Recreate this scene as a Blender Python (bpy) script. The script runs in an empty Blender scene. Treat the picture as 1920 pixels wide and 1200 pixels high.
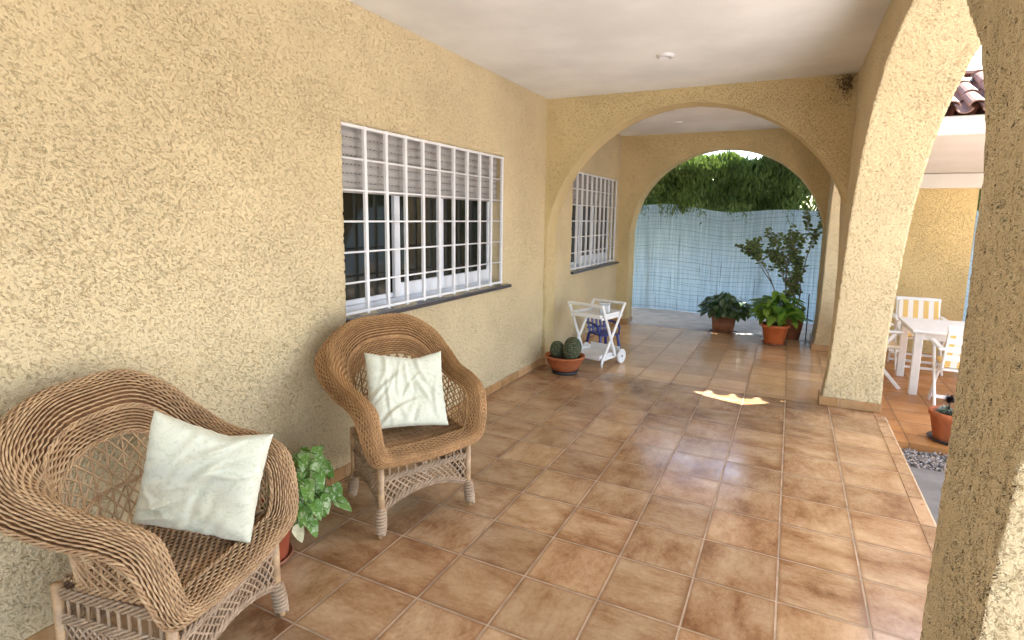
import bpy, math, random
import numpy as np
from mathutils import Vector, Matrix
PI = math.pi
R = math.radians
random.seed(7)
C = bpy.context.scene.collection
SC = bpy.context.scene

# ------------------------------------------------------------------ helpers
def tag(o, label=None, cat=None, group=None, kind=None):
    if label: o['label'] = label
    if cat: o['category'] = cat
    if group: o['group'] = group
    if kind: o['kind'] = kind
    return o

def thing(name, label, cat, loc=(0, 0, 0), rz=0.0, group=None, kind=None):
    o = bpy.data.objects.new(name, None)
    o.empty_display_size = 0.1
    C.objects.link(o)
    o.location = loc
    o.rotation_euler = (0, 0, rz)
    return tag(o, label, cat, group, kind)

def copy_tree(o, parent=None):
    c = o.copy()
    C.objects.link(c)
    if parent: c.parent = parent
    for ch in list(o.children):
        copy_tree(ch, c)
    return c

def V(*a): return Vector(a)

class MB:
    """collects shapes that become ONE mesh object"""
    def __init__(s): s.v = []; s.f = []; s.sm = []; s.mi = []; s.cur = 0
    def add(s, verts, faces, smooth=True):
        b = len(s.v)
        s.v.extend([tuple(p) for p in verts])
        s.f.extend([tuple(i + b for i in f) for f in faces])
        s.sm.extend([smooth] * len(faces)); s.mi.extend([s.cur] * len(faces))
    def box(s, lo, hi, bev=0.0, M=None):
        x0, y0, z0 = lo; x1, y1, z1 = hi
        if bev <= 0:
            vs = [(x, y, z) for x in (x0, x1) for y in (y0, y1) for z in (z0, z1)]
            fs = [(0, 1, 3, 2), (4, 6, 7, 5), (0, 4, 5, 1), (2, 3, 7, 6), (0, 2, 6, 4), (1, 5, 7, 3)]
        else:
            # chamfered box
            b = min(bev, (x1 - x0) * .45, (y1 - y0) * .45, (z1 - z0) * .45)
            vs = []; idx = {}
            c = [(x0 + x1) / 2, (y0 + y1) / 2, (z0 + z1) / 2]
            h = [(x1 - x0) / 2, (y1 - y0) / 2, (z1 - z0) / 2]
            for sx in (-1, 1):
                for sy in (-1, 1):
                    for sz in (-1, 1):
                        sg = (sx, sy, sz)
                        for ax in range(3):
                            p = [c[k] + sg[k] * (h[k] if k == ax else h[k] - b) for k in range(3)]
                            idx[(sg, ax)] = len(vs); vs.append(p)
            fs = []
            for ax in range(3):
                o1, o2 = [k for k in range(3) if k != ax]
                for sg0 in (-1, 1):
                    q = []
                    for a, bb in ((-1, -1), (1, -1), (1, 1), (-1, 1)):
                        sg = [0, 0, 0]; sg[ax] = sg0; sg[o1] = a; sg[o2] = bb
                        q.append(idx[(tuple(sg), ax)])
                    fs.append(tuple(q))
            for ax in range(3):
                o1, o2 = [k for k in range(3) if k != ax]
                for a in (-1, 1):
                    for bb in (-1, 1):
                        s0 = [0, 0, 0]; s0[o1] = a; s0[o2] = bb
                        sA = list(s0); sA[ax] = -1; sB = list(s0); sB[ax] = 1
                        sA = tuple(sA); sB = tuple(sB)
                        fs.append((idx[(sA, o1)], idx[(sB, o1)], idx[(sB, o2)], idx[(sA, o2)]))
            for sx in (-1, 1):
                for sy in (-1, 1):
                    for sz in (-1, 1):
                        fs.append(tuple(idx[((sx, sy, sz), k)] for k in range(3)))
        if M is not None: vs = [M @ Vector(p) for p in vs]
        s.add(vs, fs, False)
    def bar(s, a, b, w, d, up=(0, 0, 1), bev=0.003):
        """rectangular bar from a to b; w along side, d along up-ish"""
        a = Vector(a); b = Vector(b); t = (b - a); L = t.length; t.normalize()
        u = Vector(up); sd = t.cross(u)
        if sd.length < 1e-4: sd = t.cross(Vector((1, 0, 0)))
        sd.normalize(); u = sd.cross(t)
        M = Matrix(((sd.x, t.x, u.x, a.x), (sd.y, t.y, u.y, a.y), (sd.z, t.z, u.z, a.z), (0, 0, 0, 1)))
        s.box((-w / 2, 0, -d / 2), (w / 2, L, d / 2), bev, M)
    def tube(s, pts, r, n=6, cap=True):
        pts = [Vector(p) for p in pts]; m = len(pts)
        rr = r if isinstance(r, (list, tuple)) else [r] * m
        t0 = (pts[1] - pts[0]).normalized()
        nrm = t0.orthogonal().normalized()
        vs = []; fs = []
        for i, p in enumerate(pts):
            t = (pts[min(i + 1, m - 1)] - pts[max(i - 1, 0)])
            if t.length < 1e-9: t = t0
            t.normalize()
            nrm = nrm - t * nrm.dot(t)
            if nrm.length < 1e-6: nrm = t.orthogonal()
            nrm.normalize(); bn = t.cross(nrm)
            for k in range(n):
                a = 2 * PI * k / n
                vs.append(p + (nrm * math.cos(a) + bn * math.sin(a)) * rr[i])
        for i in range(m - 1):
            for k in range(n):
                k2 = (k + 1) % n
                fs.append((i * n + k, i * n + k2, (i + 1) * n + k2, (i + 1) * n + k))
        if cap:
            fs.append(tuple(range(n - 1, -1, -1))); fs.append(tuple((m - 1) * n + k for k in range(n)))
        s.add(vs, fs)
    def lathe(s, prof, n=32, c=(0, 0, 0)):
        vs = []; fs = []; m = len(prof)
        for (r, z) in prof:
            for k in range(n):
                a = 2 * PI * k / n
                vs.append((c[0] + r * math.cos(a), c[1] + r * math.sin(a), c[2] + z))
        for i in range(m - 1):
            for k in range(n):
                k2 = (k + 1) % n
                fs.append((i * n + k, i * n + k2, (i + 1) * n + k2, (i + 1) * n + k))
        fs.append(tuple(range(n - 1, -1, -1))); fs.append(tuple((m - 1) * n + k for k in range(n)))
        s.add(vs, fs)
    def grid(s, P, nu, nv, smooth=True):
        vs = [P(i / nu, j / nv) for i in range(nu + 1) for j in range(nv + 1)]
        fs = [(i * (nv + 1) + j, (i + 1) * (nv + 1) + j, (i + 1) * (nv + 1) + j + 1, i * (nv + 1) + j + 1) for i in range(nu) for j in range(nv)]
        s.add(vs, fs, smooth)
    def leaf(s, base, d, up, L, W, bend=0.3, fold=0.25, shape='oval', nseg=5):
        """a leaf with a midrib: base point, direction, upper-side normal"""
        base = Vector(base); d = Vector(d).normalized(); up = Vector(up)
        sd = d.cross(up)
        if sd.length < 1e-4: sd = d.orthogonal()
        sd.normalize(); up = sd.cross(d).normalized()
        vs = []
        for i in range(nseg + 1):
            t = i / nseg
            if shape == 'heart': w = (1 - t) ** 0.8 * (0.25 + t) ** 0.35 * 1.25 if t > 0 else 0.42
            elif shape == 'round': w = math.sqrt(max(0, 1 - (2 * t - 1) ** 2)) if 0 < t < 1 else 0.05
            else: w = math.sin(PI * min(1, t * 0.97 + 0.03)) ** 0.8
            w = max(0.03, w) * W / 2
            ang = bend * t
            p = base + d * (L * (math.sin(ang) / bend if abs(bend) > 1e-3 else t)) - up * (L * ((1 - math.cos(ang)) / bend if abs(bend) > 1e-3 else 0))
            vs += [p - sd * w + up * w * fold, p, p + sd * w + up * w * fold]
        fs = []
        for i in range(nseg):
            a = i * 3
            fs += [(a, a + 1, a + 4, a + 3), (a + 1, a + 2, a + 5, a + 4)]
        s.add(vs, fs)
    def build(s, name, mat, parent=None, weld=0.0):
        me = bpy.data.meshes.new(name)
        me.from_pydata(s.v, [], s.f)
        me.polygons.foreach_set('use_smooth', s.sm)
        if weld:
            import bmesh
            bm = bmesh.new(); bm.from_mesh(me)
            bmesh.ops.remove_doubles(bm, verts=bm.verts, dist=weld)
            bmesh.ops.recalc_face_normals(bm, faces=bm.faces)
            bm.to_mesh(me); bm.free()
        for mm in (mat if isinstance(mat, list) else [mat]): me.materials.append(mm)
        if isinstance(mat, list): me.polygons.foreach_set('material_index', s.mi)
        me.update()
        o = bpy.data.objects.new(name, me)
        C.objects.link(o)
        if parent: o.parent = parent
        return o

def npmesh(name, verts, faces, mat, parent=None, smooth=False):
    me = bpy.data.meshes.new(name)
    me.from_pydata(verts.tolist(), [], faces.tolist())
    if smooth: me.polygons.foreach_set('use_smooth', [True] * len(me.polygons))
    me.materials.append(mat); me.update()
    o = bpy.data.objects.new(name, me); C.objects.link(o)
    if parent: o.parent = parent
    return o

# ------------------------------------------------------------------ materials
class NT:
    def __init__(s, name):
        s.m = bpy.data.materials.new(name); s.m.use_nodes = True
        s.t = s.m.node_tree; s.t.nodes.clear()
        s.out = s.t.nodes.new('ShaderNodeOutputMaterial')
    def n(s, typ, props=None, **ins):
        nd = s.t.nodes.new('ShaderNode' + typ)
        for k, v in (props or {}).items(): setattr(nd, k, v)
        for k, v in ins.items():
            key = k.replace('_', ' ')
            sock = nd.inputs[int(k[1:])] if (k[0] == 'i' and k[1:].isdigit()) else nd.inputs[key]
            s.put(sock, v)
        return nd
    def put(s, sock, v):
        if isinstance(v, bpy.types.NodeSocket): s.t.links.new(v, sock)
        elif isinstance(v, bpy.types.Node): s.t.links.new(v.outputs[0], sock)
        else:
            if isinstance(v, (tuple, list)) and len(v) == 3 and sock.type == 'RGBA': v = (*v, 1)
            sock.default_value = v
    def math(s, op, a, b=0.0, c=0.0, clamp=False):
        return s.n('Math', {'operation': op, 'use_clamp': clamp}, i0=a, i1=b, i2=c).outputs[0]
    def mix(s, f, a, b, typ='MIX'):
        nd = s.n('Mix', {'data_type': 'RGBA', 'blend_type': typ})
        s.put(nd.inputs[0], f); s.put(nd.inputs[6], a); s.put(nd.inputs[7], b)
        return nd.outputs[2]
    def ramp(s, f, stops, interp='LINEAR'):
        nd = s.n('ValToRGB', i0=f); cr = nd.color_ramp; cr.interpolation = interp
        while len(cr.elements) < len(stops): cr.elements.new(0.5)
        for e, (p, c) in zip(cr.elements, stops):
            e.position = p; e.color = (*c, 1) if len(c) == 3 else c
        return nd.outputs[0]
    def rng(s, f, a, b, c=0.0, d=1.0):
        nd = s.n('MapRange', {'interpolation_type': 'SMOOTHSTEP'}, i0=f, i1=a, i2=b, i3=c, i4=d)
        return nd.outputs[0]
    def obj(s, scale=(1, 1, 1)):
        tc = s.n('TexCoord'); mp = s.n('Mapping', i0=tc.outputs['Object'])
        mp.inputs['Scale'].default_value = scale
        return mp.outputs[0]
    def noise(s, vec, scale, detail=4.0, rough=0.55, dist=0.0):
        nd = s.n('TexNoise', Scale=scale, Detail=detail, Roughness=rough, Distortion=dist)
        if vec is not None: s.put(nd.inputs['Vector'], vec)
        return nd.outputs[0]
    def bump(s, h, strength=0.5, dist=0.01):
        return s.n('Bump', Height=h, Strength=strength, Distance=dist).outputs[0]
    def bsdf(s, col, rough=0.7, normal=None, spec=0.5, metal=0.0, **kw):
        nd = s.n('BsdfPrincipled')
        s.put(nd.inputs['Base Color'], col); s.put(nd.inputs['Roughness'], rough)
        s.put(nd.inputs['Specular IOR Level'], spec); s.put(nd.inputs['Metallic'], metal)
        for k, v in kw.items(): s.put(nd.inputs[k.replace('_', ' ')], v)
        if normal is not None: s.put(nd.inputs['Normal'], normal)
        return nd.outputs[0]
    def done(s, sh, disp=None):
        s.t.links.new(sh, s.out.inputs['Surface'])
        if disp is not None: s.t.links.new(disp, s.out.inputs['Displacement'])
        return s.m

def island(n): return n.n('NewGeometry').outputs['Random Per Island']

def plain(name, col, rough=0.5, spec=0.5, var=0.06, nscale=12, bump=0.0, metal=0.0, bscale=60):
    n = NT(name); v = n.obj()
    nz = n.noise(v, nscale, 5)
    f = n.rng(nz, .3, .7)
    c = n.mix(f, tuple(x * (1 - var) for x in col), tuple(min(1, x * (1 + var)) for x in col))
    nm = n.bump(n.noise(v, bscale, 4), bump, .004) if bump else None
    return n.done(n.bsdf(c, rough, nm, spec, metal))

def stucco(name, col, dirt_shade=(0.21, 0.145, 0.06), scale=108.0, depth=0.0125, disp=True, dirt_shade_amt=0.48):
    n = NT(name)
    tc = n.n('TexCoord'); m0 = n.n('Mapping', i0=tc.outputs['Object']); m0.inputs['Rotation'].default_value = (R(36), R(20), 0)
    mp = n.n('Mapping', i0=m0.outputs[0]); mp.inputs['Scale'].default_value = (1, .72, 1.3)
    v = mp.outputs[0]
    warp = n.n('TexNoise', Scale=14.0, Detail=2.0)
    n.put(warp.inputs['Vector'], v)
    vv = n.n('VectorMath', {'operation': 'MULTIPLY_ADD'}, i0=warp.outputs['Color'], i1=(.012, .012, .012), i2=v).outputs[0]
    a = n.noise(vv, scale, 3.4, .63)
    b = n.noise(vv, scale * .55, 2.0, .5)
    sepz = n.n('SeparateXYZ', i0=tc.outputs['Object'])
    low = n.rng(n.math('ADD', sepz.outputs[2], n.math('MULTIPLY', n.noise(tc.outputs['Object'], 3.0, 3), .5)), .25, .95, .16, 0.0)   # splash grime near the floor
    patch = n.math('ADD', n.noise(v, 2.2, 4, .6), low)
    thr = n.math('ADD', n.math('MULTIPLY', a, .72), n.math('ADD', n.math('MULTIPLY', b, .28), n.math('MULTIPLY', n.math('SUBTRACT', patch, .5), -.10)))
    pit = n.rng(thr, .39, .47, 1.0, 0.0)           # thrown-on blobs with sharp hollows between
    lump = n.noise(vv, scale * 2.3, 3.0, .6)
    h = n.math('SUBTRACT', n.math('ADD', n.math('MULTIPLY', lump, .5), n.math('MULTIPLY', thr, .7)), n.math('MULTIPLY', pit, .55))
    h = n.math('ADD', h, n.math('MULTIPLY', n.math('SUBTRACT', n.noise(tc.outputs['Object'], 5.0, 3), .5), 1.3))
    big = n.noise(tc.outputs['Object'], 1.3, 4, .6)
    cbase = n.mix(n.rng(big, .3, .7), tuple(x * .91 for x in col), tuple(min(1, x * 1.05) for x in col))
    fine = n.noise(v, 190, 3, .7)
    cbase = n.mix(n.rng(fine, .25, .75), n.mix(.16, cbase, (0.3, .2, .08)), cbase)
    # grime plus relief shade painted into the hollows, patchy over the wall
    df = n.math('MULTIPLY', n.math('MULTIPLY', n.rng(thr, .37, .425, 1.0, 0.0), n.rng(patch, .35, .65, .5, 1.0)), dirt_shade_amt)
    c = n.mix(df, cbase, dirt_shade)
    if disp:
        d = n.n('Displacement', Height=h, Midlevel=.2, Scale=depth).outputs[0]
        m = n.done(n.bsdf(c, .9, None, .2), d)
        m.displacement_method = 'BOTH'
        return m
    return n.done(n.bsdf(c, .9, n.bump(h, 1.0, depth), .2))

def tiles(name, light, mid, dark, grout, pitch=.335, ox=2.0376, oy=0.0, gw=.011, rough=.2, gbump=.6, vertical=None):
    n = NT(name)
    tc = n.n('TexCoord')
    sp = n.n('SeparateXYZ', i0=tc.outputs['Object'])
    X, Y = sp.outputs[0], sp.outputs[1]
    px = n.math('DIVIDE', n.math('SUBTRACT', X, ox), pitch)
    py = n.math('DIVIDE', n.math('SUBTRACT', Y, oy), pitch)
    # hand-laid: joints wander a little
    cx, cy = n.math('FLOOR', px), n.math('FLOOR', py)
    fx, fy = n.math('FRACT', px), n.math('FRACT', py)
    ex = n.math('MINIMUM', fx, n.math('SUBTRACT', 1.0, fx))
    ey = n.math('MINIMUM', fy, n.math('SUBTRACT', 1.0, fy))
    e = n.math('MINIMUM', ex, ey)
    wob = n.math('MULTIPLY', n.math('SUBTRACT', n.noise(tc.outputs['Object'], 30, 2), .5), .006)
    e = n.math('ADD', e, wob)
    tile = n.rng(e, gw * .75, gw * 1.35)
    cell = n.n('CombineXYZ', i0=cx, i1=cy, i2=0.0).outputs[0]
    wn = n.n('TexWhiteNoise', {'noise_dimensions': '3D'}, i0=cell)
    rc = wn.outputs['Color']; rv = wn.outputs['Value']
    rv2 = n.n('SeparateColor', i0=rc).outputs[1]
    off = n.n('VectorMath', {'operation': 'SCALE'}, i0=rc)
    off.inputs['Scale'].default_value = 40.0
    # each tile is turned: stretch its clouds one way or the other
    sx = n.rng(rv2, .45, .55, 1.0, .55); sy = n.rng(rv2, .45, .55, .6, 1.0)
    vec = n.n('CombineXYZ', i0=n.math('MULTIPLY', X, sx), i1=n.math('MULTIPLY', Y, sy), i2=0.0).outputs[0]
    vec = n.n('VectorMath', {'operation': 'ADD'}, i0=vec, i1=off.outputs[0]).outputs[0]
    cloud = n.noise(vec, 5.5, 9.0, .66, .12)
    fine = n.noise(vec, 55.0, 6.0, .75)
    cl = n.math('ADD', n.math('MULTIPLY', cloud, .74), n.math('MULTIPLY', fine, .26))
    c = n.ramp(cl, [(.36, dark), (.475, mid), (.62, light)])
    burn = n.math('MULTIPLY', n.rng(n.math('ADD', fy, n.math('MULTIPLY', cloud, .25)), .02, .26, 1.0, 0.0), n.rng(rv, .3, .7, 0, .85))
    c = n.mix(burn, c, dark)
    burn2 = n.math('MULTIPLY', n.rng(n.math('SUBTRACT', fx, n.math('MULTIPLY', fine, .2)), .72, .95, 0.0, 1.0), n.rng(rv2, .4, .85, 0, .75))
    c = n.mix(burn2, c, dark)
    c = n.mix(n.math('MULTIPLY', rv, .22), c, mid)
    tone = n.rng(n.n('SeparateColor', i0=rc).outputs[2], 0, 1, .84, 1.12)
    c = n.mix(1.0, c, n.n('CombineColor', i0=tone, i1=tone, i2=tone).outputs[0], 'MULTIPLY')
    # worn, chalky specks and scuffs in the glaze
    sc = n.noise(tc.outputs['Object'], 90, 6, .8)
    c = n.mix(n.rng(sc, .63, .72, 0, .35), c, light)
    rim = n.math('MULTIPLY', n.rng(e, gw * 1.3, gw * 5.5, 1.0, 0.0), n.rng(fine, .35, .6, .1, .55))
    c = n.mix(rim, c, dark)
    gcol = n.mix(n.rng(n.noise(tc.outputs['Object'], 9, 4), .35, .65), tuple(x * .62 for x in grout), grout)
    col = n.mix(tile, gcol, c)
    r = n.rng(n.noise(tc.outputs['Object'], 5, 5, .6), .3, .7, rough * .75, rough * 1.35)
    r = n.math('ADD', r, n.rng(sc, .5, .75, 0, .22))
    r = n.mix(tile, (.8, .8, .8), r)
    # glaze undulation, tiny tilt per tile, sunken joint
    und = n.math('MULTIPLY', n.noise(tc.outputs['Object'], 11, 3), .25)
    tilt = n.math('MULTIPLY', n.math('MULTIPLY', n.math('SUBTRACT', rv, .5), fx), .5)
    tilt2 = n.math('MULTIPLY', n.math('MULTIPLY', n.math('SUBTRACT', rv2, .5), fy), .5)
    h = n.math('ADD', n.math('ADD', und, n.math('MULTIPLY', tile, .9)), n.math('ADD', tilt, tilt2))
    return n.done(n.bsdf(col, r, n.bump(h, gbump, .003), .5))

def leafmat(name, cols, trans=.35, rough=.45, vein=None):
    n = NT(name)
    r = island(n)
    st = [(i / max(1, len(cols) - 1), c) for i, c in enumerate(cols)]
    c = n.ramp(r, st)
    v = n.obj()
    if vein:
        nz = n.noise(v, 45, 4, .6, 1.0)
        c = n.mix(n.rng(nz, .5, .64), c, vein)
    else:
        c = n.mix(n.rng(n.noise(v, 20, 3), .35, .7), n.mix(.25, c, (0, 0, 0)), c)
    p = n.bsdf(c, rough, None, .4)
    tr = n.n('BsdfTranslucent', Color=n.mix(.5, c, (.35, .5, .06), 'MIX'))
    mx = n.n('MixShader', i0=trans, i1=p, i2=tr.outputs[0])
    return n.done(mx.outputs[0])

def wicker(name, cols, rough=.55):
    n = NT(name); r = island(n); v = n.obj()
    c = n.ramp(r, [(i / (len(cols) - 1), c) for i, c in enumerate(cols)])
    nz = n.noise(v, 14, 5, .6)
    c = n.mix(n.rng(nz, .35, .7, 0, .55), c, tuple(x * .62 for x in cols[0]))
    fib = n.noise(v, 220, 3, .6)
    c = n.mix(n.rng(fib, .3, .7), n.mix(.22, c, (.05, .03, .015)), c)
    return n.done(n.bsdf(c, rough, n.bump(fib, .4, .001), .4))

M = {}
OCH = (.755, .625, .395)
M['stucco'] = stucco('ochre roughcast', OCH)
M['stucco_warm_lit'] = stucco('ochre roughcast tinted for arch light', (.75, .60, .33))  # same roughcast, deepened to stand in for warmer light on the arches
M['stucco_far'] = stucco('ochre roughcast far', (.78, .59, .28), disp=False)
M['skirt'] = tiles('skirting tile', (.52, .33, .17), (.42, .235, .10), (.33, .17, .065), (.45, .31, .18), ox=.1, rough=.3)
M['floor'] = tiles('glazed brown tile', (.53, .365, .215), (.365, .21, .105), (.195, .085, .034), (.50, .36, .235), rough=.17)
M['floor_far'] = tiles('matt tan tile lifted for daylight', (.66, .44, .25), (.58, .365, .19), (.48, .27, .13), (.36, .22, .11), rough=.17)  # own tan tile, tone raised further to stand in for passage daylight
M['edge'] = tiles('edge tile', (.48, .32, .185), (.39, .23, .12), (.27, .14, .06), (.5, .36, .22), ox=.1, rough=.25)
M['floor_wing'] = tiles('orange terrace tile', (.52, .25, .085), (.43, .19, .06), (.34, .14, .04), (.30, .16, .07), ox=3.3, oy=.1, rough=.35)
M['white_wall'] = plain('white render', (.62, .585, .53), .85, .2, .04, 3, .15)
M['ceil'] = plain('white ceiling paint', (.77, .77, .755), .9, .2, .08, 1.6, .12)
M['white_metal'] = plain('white enamel', (.74, .74, .76), .35, .5, .03)
M['white_pvc'] = plain('white pvc', (.70, .73, .80), .4, .5, .03)
M['white_plastic'] = plain('white plastic', (.80, .80, .79), .4, .5, .03)
M['shutter'] = plain('grey roller shutter', (.33, .315, .31), .55, .4, .05)
M['slate'] = plain('dark stone sill', (.055, .05, .055), .3, .5, .2, 60)
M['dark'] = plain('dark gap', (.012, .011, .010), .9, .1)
M['blue_plastic'] = plain('blue plastic', (.022, .035, .20), .35, .5, .08)
M['terra'] = plain('terracotta', (.40, .125, .05), .75, .25, .14, 18, .15)
M['terra_bright'] = plain('orange plastic pot', (.56, .145, .045), .5, .4, .05)
M['terra_brown'] = plain('brown pot', (.27, .105, .055), .6, .3, .12, 14)
M['terra_red'] = plain('red clay pot', (.37, .085, .04), .6, .3, .12, 14)
M['soil'] = plain('potting soil', (.045, .03, .02), .95, .1, .4, 60, .8)
M['concrete'] = plain('pale concrete', (.52, .51, .50), .85, .2, .14, 5, .3)
M['concrete_dark'] = plain('grey concrete', (.17, .165, .16), .85, .25, .15, 6, .3)
M['earth'] = plain('dry garden earth', (.33, .28, .21), .95, .1, .2, .8, .3)
M['iron'] = plain('dark iron', (.03, .03, .035), .5, .5, .2)
M['bark'] = plain('bare branches', (.26, .17, .12), .9, .1, .3, 25, .5)
M['stem_green'] = plain('green stem', (.10, .14, .04), .6, .3, .2)
M['stem_grey'] = plain('grey stem', (.22, .19, .15), .85, .2, .25, 30)
M['cobweb'] = plain('dusty cobweb', (.17, .12, .065), .95, .05, .3)

n = NT('dark window glass'); v = n.obj()
M['glass'] = n.done(n.bsdf((.014, .015, .011), .06, None, .5))
n = NT('frosted plastic box'); v = n.obj()
M['frost'] = n.done(n.bsdf((.62, .66, .70), .25, n.bump(n.noise(v, 60, 3), .3, .004), .5))

M['wick_a'] = wicker('weathered wicker', [(.41, .245, .125), (.50, .315, .165), (.59, .40, .225), (.53, .345, .185)])
M['wick_b'] = wicker('honey wicker', [(.38, .195, .075), (.47, .255, .105), (.56, .33, .145), (.50, .28, .115)])
M['wick_pale'] = wicker('bleached cane', [(.40, .27, .165), (.48, .335, .215), (.55, .40, .27), (.33, .215, .125)])
M['wick_back'] = plain('inside of weave', (.16, .08, .038), .9, .1, .3, 30)
M['post_cane'] = plain('cane post', (.46, .29, .15), .4, .5, .25, 22)

# cushion cloth
n = NT('pale floral cotton'); v = n.obj()
a = n.noise(v, 42, 4, .6, 1.5); b = n.noise(v, 58, 3, .5, 2.0)
c = n.mix(n.rng(a, .50, .62, 0, .5), (.66, .665, .54), (.47, .50, .37))
c = n.mix(n.rng(b, .56, .68, 0, .45), c, (.54, .59, .56))
M['cushion'] = n.done(n.bsdf(c, .85, n.bump(n.noise(v, 400, 2), .25, .001), .2, Sheen_Weight=.2))
n = NT('blue cushion back'); v = n.obj()
M['cushion_back'] = n.done(n.bsdf((.42, .56, .60), .85, None, .2))

# striped canvas: yellow and white bands across local X
n = NT('yellow striped canvas'); tc = n.n('TexCoord'); sp = n.n('SeparateXYZ', i0=tc.outputs['Object'])
f = n.math('FRACT', n.math('DIVIDE', sp.outputs[1], .105))
M['stripe'] = n.done(n.bsdf(n.mix(n.rng(f, .48, .52), (.78, .75, .70), (.72, .49, .17)), .8, None, .2))

# blue reed fence
n = NT('pale blue plastic canes'); tc = n.n('TexCoord'); v = tc.outputs['Object']
sp = n.n('SeparateXYZ', i0=v)
wave = n.math('ABSOLUTE', n.math('SINE', n.math('MULTIPLY', sp.outputs[0], PI / .013)))
st = n.n('Mapping', i0=v); st.inputs['Scale'].default_value = (9, 1, .35)
streak = n.noise(st.outputs[0], 3.5, 5, .65)
st2 = n.n('Mapping', i0=v); st2.inputs['Scale'].default_value = (60, 1, .5)
cane = n.noise(st2.outputs[0], 1.0, 2)
c = n.mix(n.rng(streak, .3, .72), (.27, .42, .55), (.44, .60, .73))
c = n.mix(n.rng(cane, .35, .65, 0, .35), c, (.24, .36, .47))
st3 = n.n('Mapping', i0=v); st3.inputs['Scale'].default_value = (26, 1, .55)
slot = n.rng(n.noise(st3.outputs[0], 1.4, 3, .6), .63, .68)
c = n.mix(n.math('MULTIPLY', slot, .8), c, (.06, .08, .09))
pb = n.bsdf(c, .5, n.bump(wave, .5, .003), .4)
tl = n.n('BsdfTranslucent', Color=c)
M['reed'] = n.done(n.n('MixShader', i0=.22, i1=pb, i2=tl.outputs[0]).outputs[0])
M['wire'] = plain('fence wire', (.14, .20, .26), .6, .4)

# roof tile
n = NT('old clay roof tile'); v = n.obj()
c = n.mix(n.rng(n.noise(v, 7, 5, .6), .3, .7), (.20, .09, .06), (.34, .18, .13))
c = n.mix(n.rng(island(n), .0, 1., 0, .5), c, (.11, .07, .06))
M['rooftile'] = n.done(n.bsdf(c, .6, n.bump(n.noise(v, 50, 4), .3, .003), .4))

n = NT('grey pebbles'); 
M['pebble'] = n.done(n.bsdf(n.ramp(island(n), [(0, (.09, .09, .095)), (.35, (.22, .21, .21)), (.6, (.38, .36, .34)), (.8, (.30, .22, .18)), (1, (.55, .52, .5))]), .7, None, .3))

M['leaf_hedge'] = leafmat('hedge leaf', [(.075, .14, .035), (.115, .19, .045), (.16, .245, .06), (.22, .30, .085)], .18, .5)
M['leaf_dark'] = leafmat('dark glossy leaf', [(.02, .05, .018), (.04, .085, .03), (.07, .13, .055), (.12, .19, .11)], .2, .3)
M['leaf_lime'] = leafmat('fresh green leaf', [(.07, .17, .02), (.12, .26, .03), (.20, .36, .045), (.28, .42, .07)], .4, .35)
M['leaf_jade'] = leafmat('small jade leaf', [(.10, .16, .06), (.16, .22, .085), (.25, .28, .13)], .3, .4)
M['leaf_var'] = leafmat('variegated leaf', [(.09, .23, .03), (.14, .31, .05), (.20, .40, .08), (.36, .52, .2)], .35, .5, (.60, .70, .42))
M['leaf_dry'] = plain('dry cream leaf', (.62, .58, .36), .7, .2, .15, 40)
M['succ'] = leafmat('grey green succulent', [(.10, .14, .11), (.20, .26, .22), (.34, .40, .36)], .1, .4)
n = NT('cactus skin'); tc = n.n('TexCoord'); v = tc.outputs['Object']
spk = n.n('TexVoronoi', Scale=70.0); n.put(spk.inputs['Vector'], v)
c = n.mix(n.rng(spk.outputs['Distance'], .15, .4), (.30, .26, .16), (.055, .07, .035))
M['cactus'] = n.done(n.bsdf(c, .7, n.bump(spk.outputs['Distance'], .6, .004), .3))

# ------------------------------------------------------------------ constants from the camera solve
H = 2.747
XA, XB = 2.70, 3.07          # arcade inner / outer plane

# ------------------------------------------------------------------ camera
cam = bpy.data.cameras.new('camera'); co = bpy.data.objects.new('camera', cam); C.objects.link(co)
yaw, pit, rol = 4.5470e-01, -1.3950e-01, 1.6e-2
cyw, syw, cp, sp_ = math.cos(yaw), math.sin(yaw), math.cos(pit), math.sin(pit)
f = V(-syw * cp, cyw * cp, sp_); r = V(cyw, syw, 0); u = r.cross(f)
c_, s_ = math.cos(rol), math.sin(rol)
r2 = r * c_ + u * s_; u2 = -r * s_ + u * c_
co.matrix_world = Matrix(((r2.x, u2.x, -f.x, 2.3136), (r2.y, u2.y, -f.y, -2.7093), (r2.z, u2.z, -f.z, 1.5754), (0, 0, 0, 1)))
cam.sensor_width = 36; cam.lens = 36 * 1035.85 / 1920
cam.shift_x = -(973.08 - 960) / 1920; cam.shift_y = -(600 - 551.05) / 1920
cam.clip_end = 500; cam.clip_start = .02
SC.camera = co

# ------------------------------------------------------------------ light
KX, KY = .65, .56            # the sun's shift per metre of height: it stands beyond the far right corner
sun_el = math.atan(1 / math.hypot(KX, KY)); sun_az = math.atan2(KX, KY)   # from +Y towards +X
sl = bpy.data.lights.new('sun', 'SUN'); so = bpy.data.objects.new('sun', sl); C.objects.link(so)
sl.energy = 4.8; sl.angle = R(.5); sl.color = (1, .95, .87)
so.rotation_euler = V(KX, KY, 1).to_track_quat('Z', 'Y').to_euler()
w = bpy.data.worlds.new('World'); SC.world = w; w.use_nodes = True
wt = w.node_tree; bg = wt.nodes['Background']
sky = wt.nodes.new('ShaderNodeTexSky'); sky.sky_type = 'NISHITA'; sky.sun_disc = False
sky.sun_elevation = sun_el; sky.sun_rotation = sun_az; sky.dust_density = 2.0; sky.air_density = 1.0
wt.links.new(sky.outputs[0], bg.inputs[0]); bg.inputs[1].default_value = .15
SC.view_settings.view_transform = 'Standard'; SC.view_settings.look = 'None'
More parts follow.
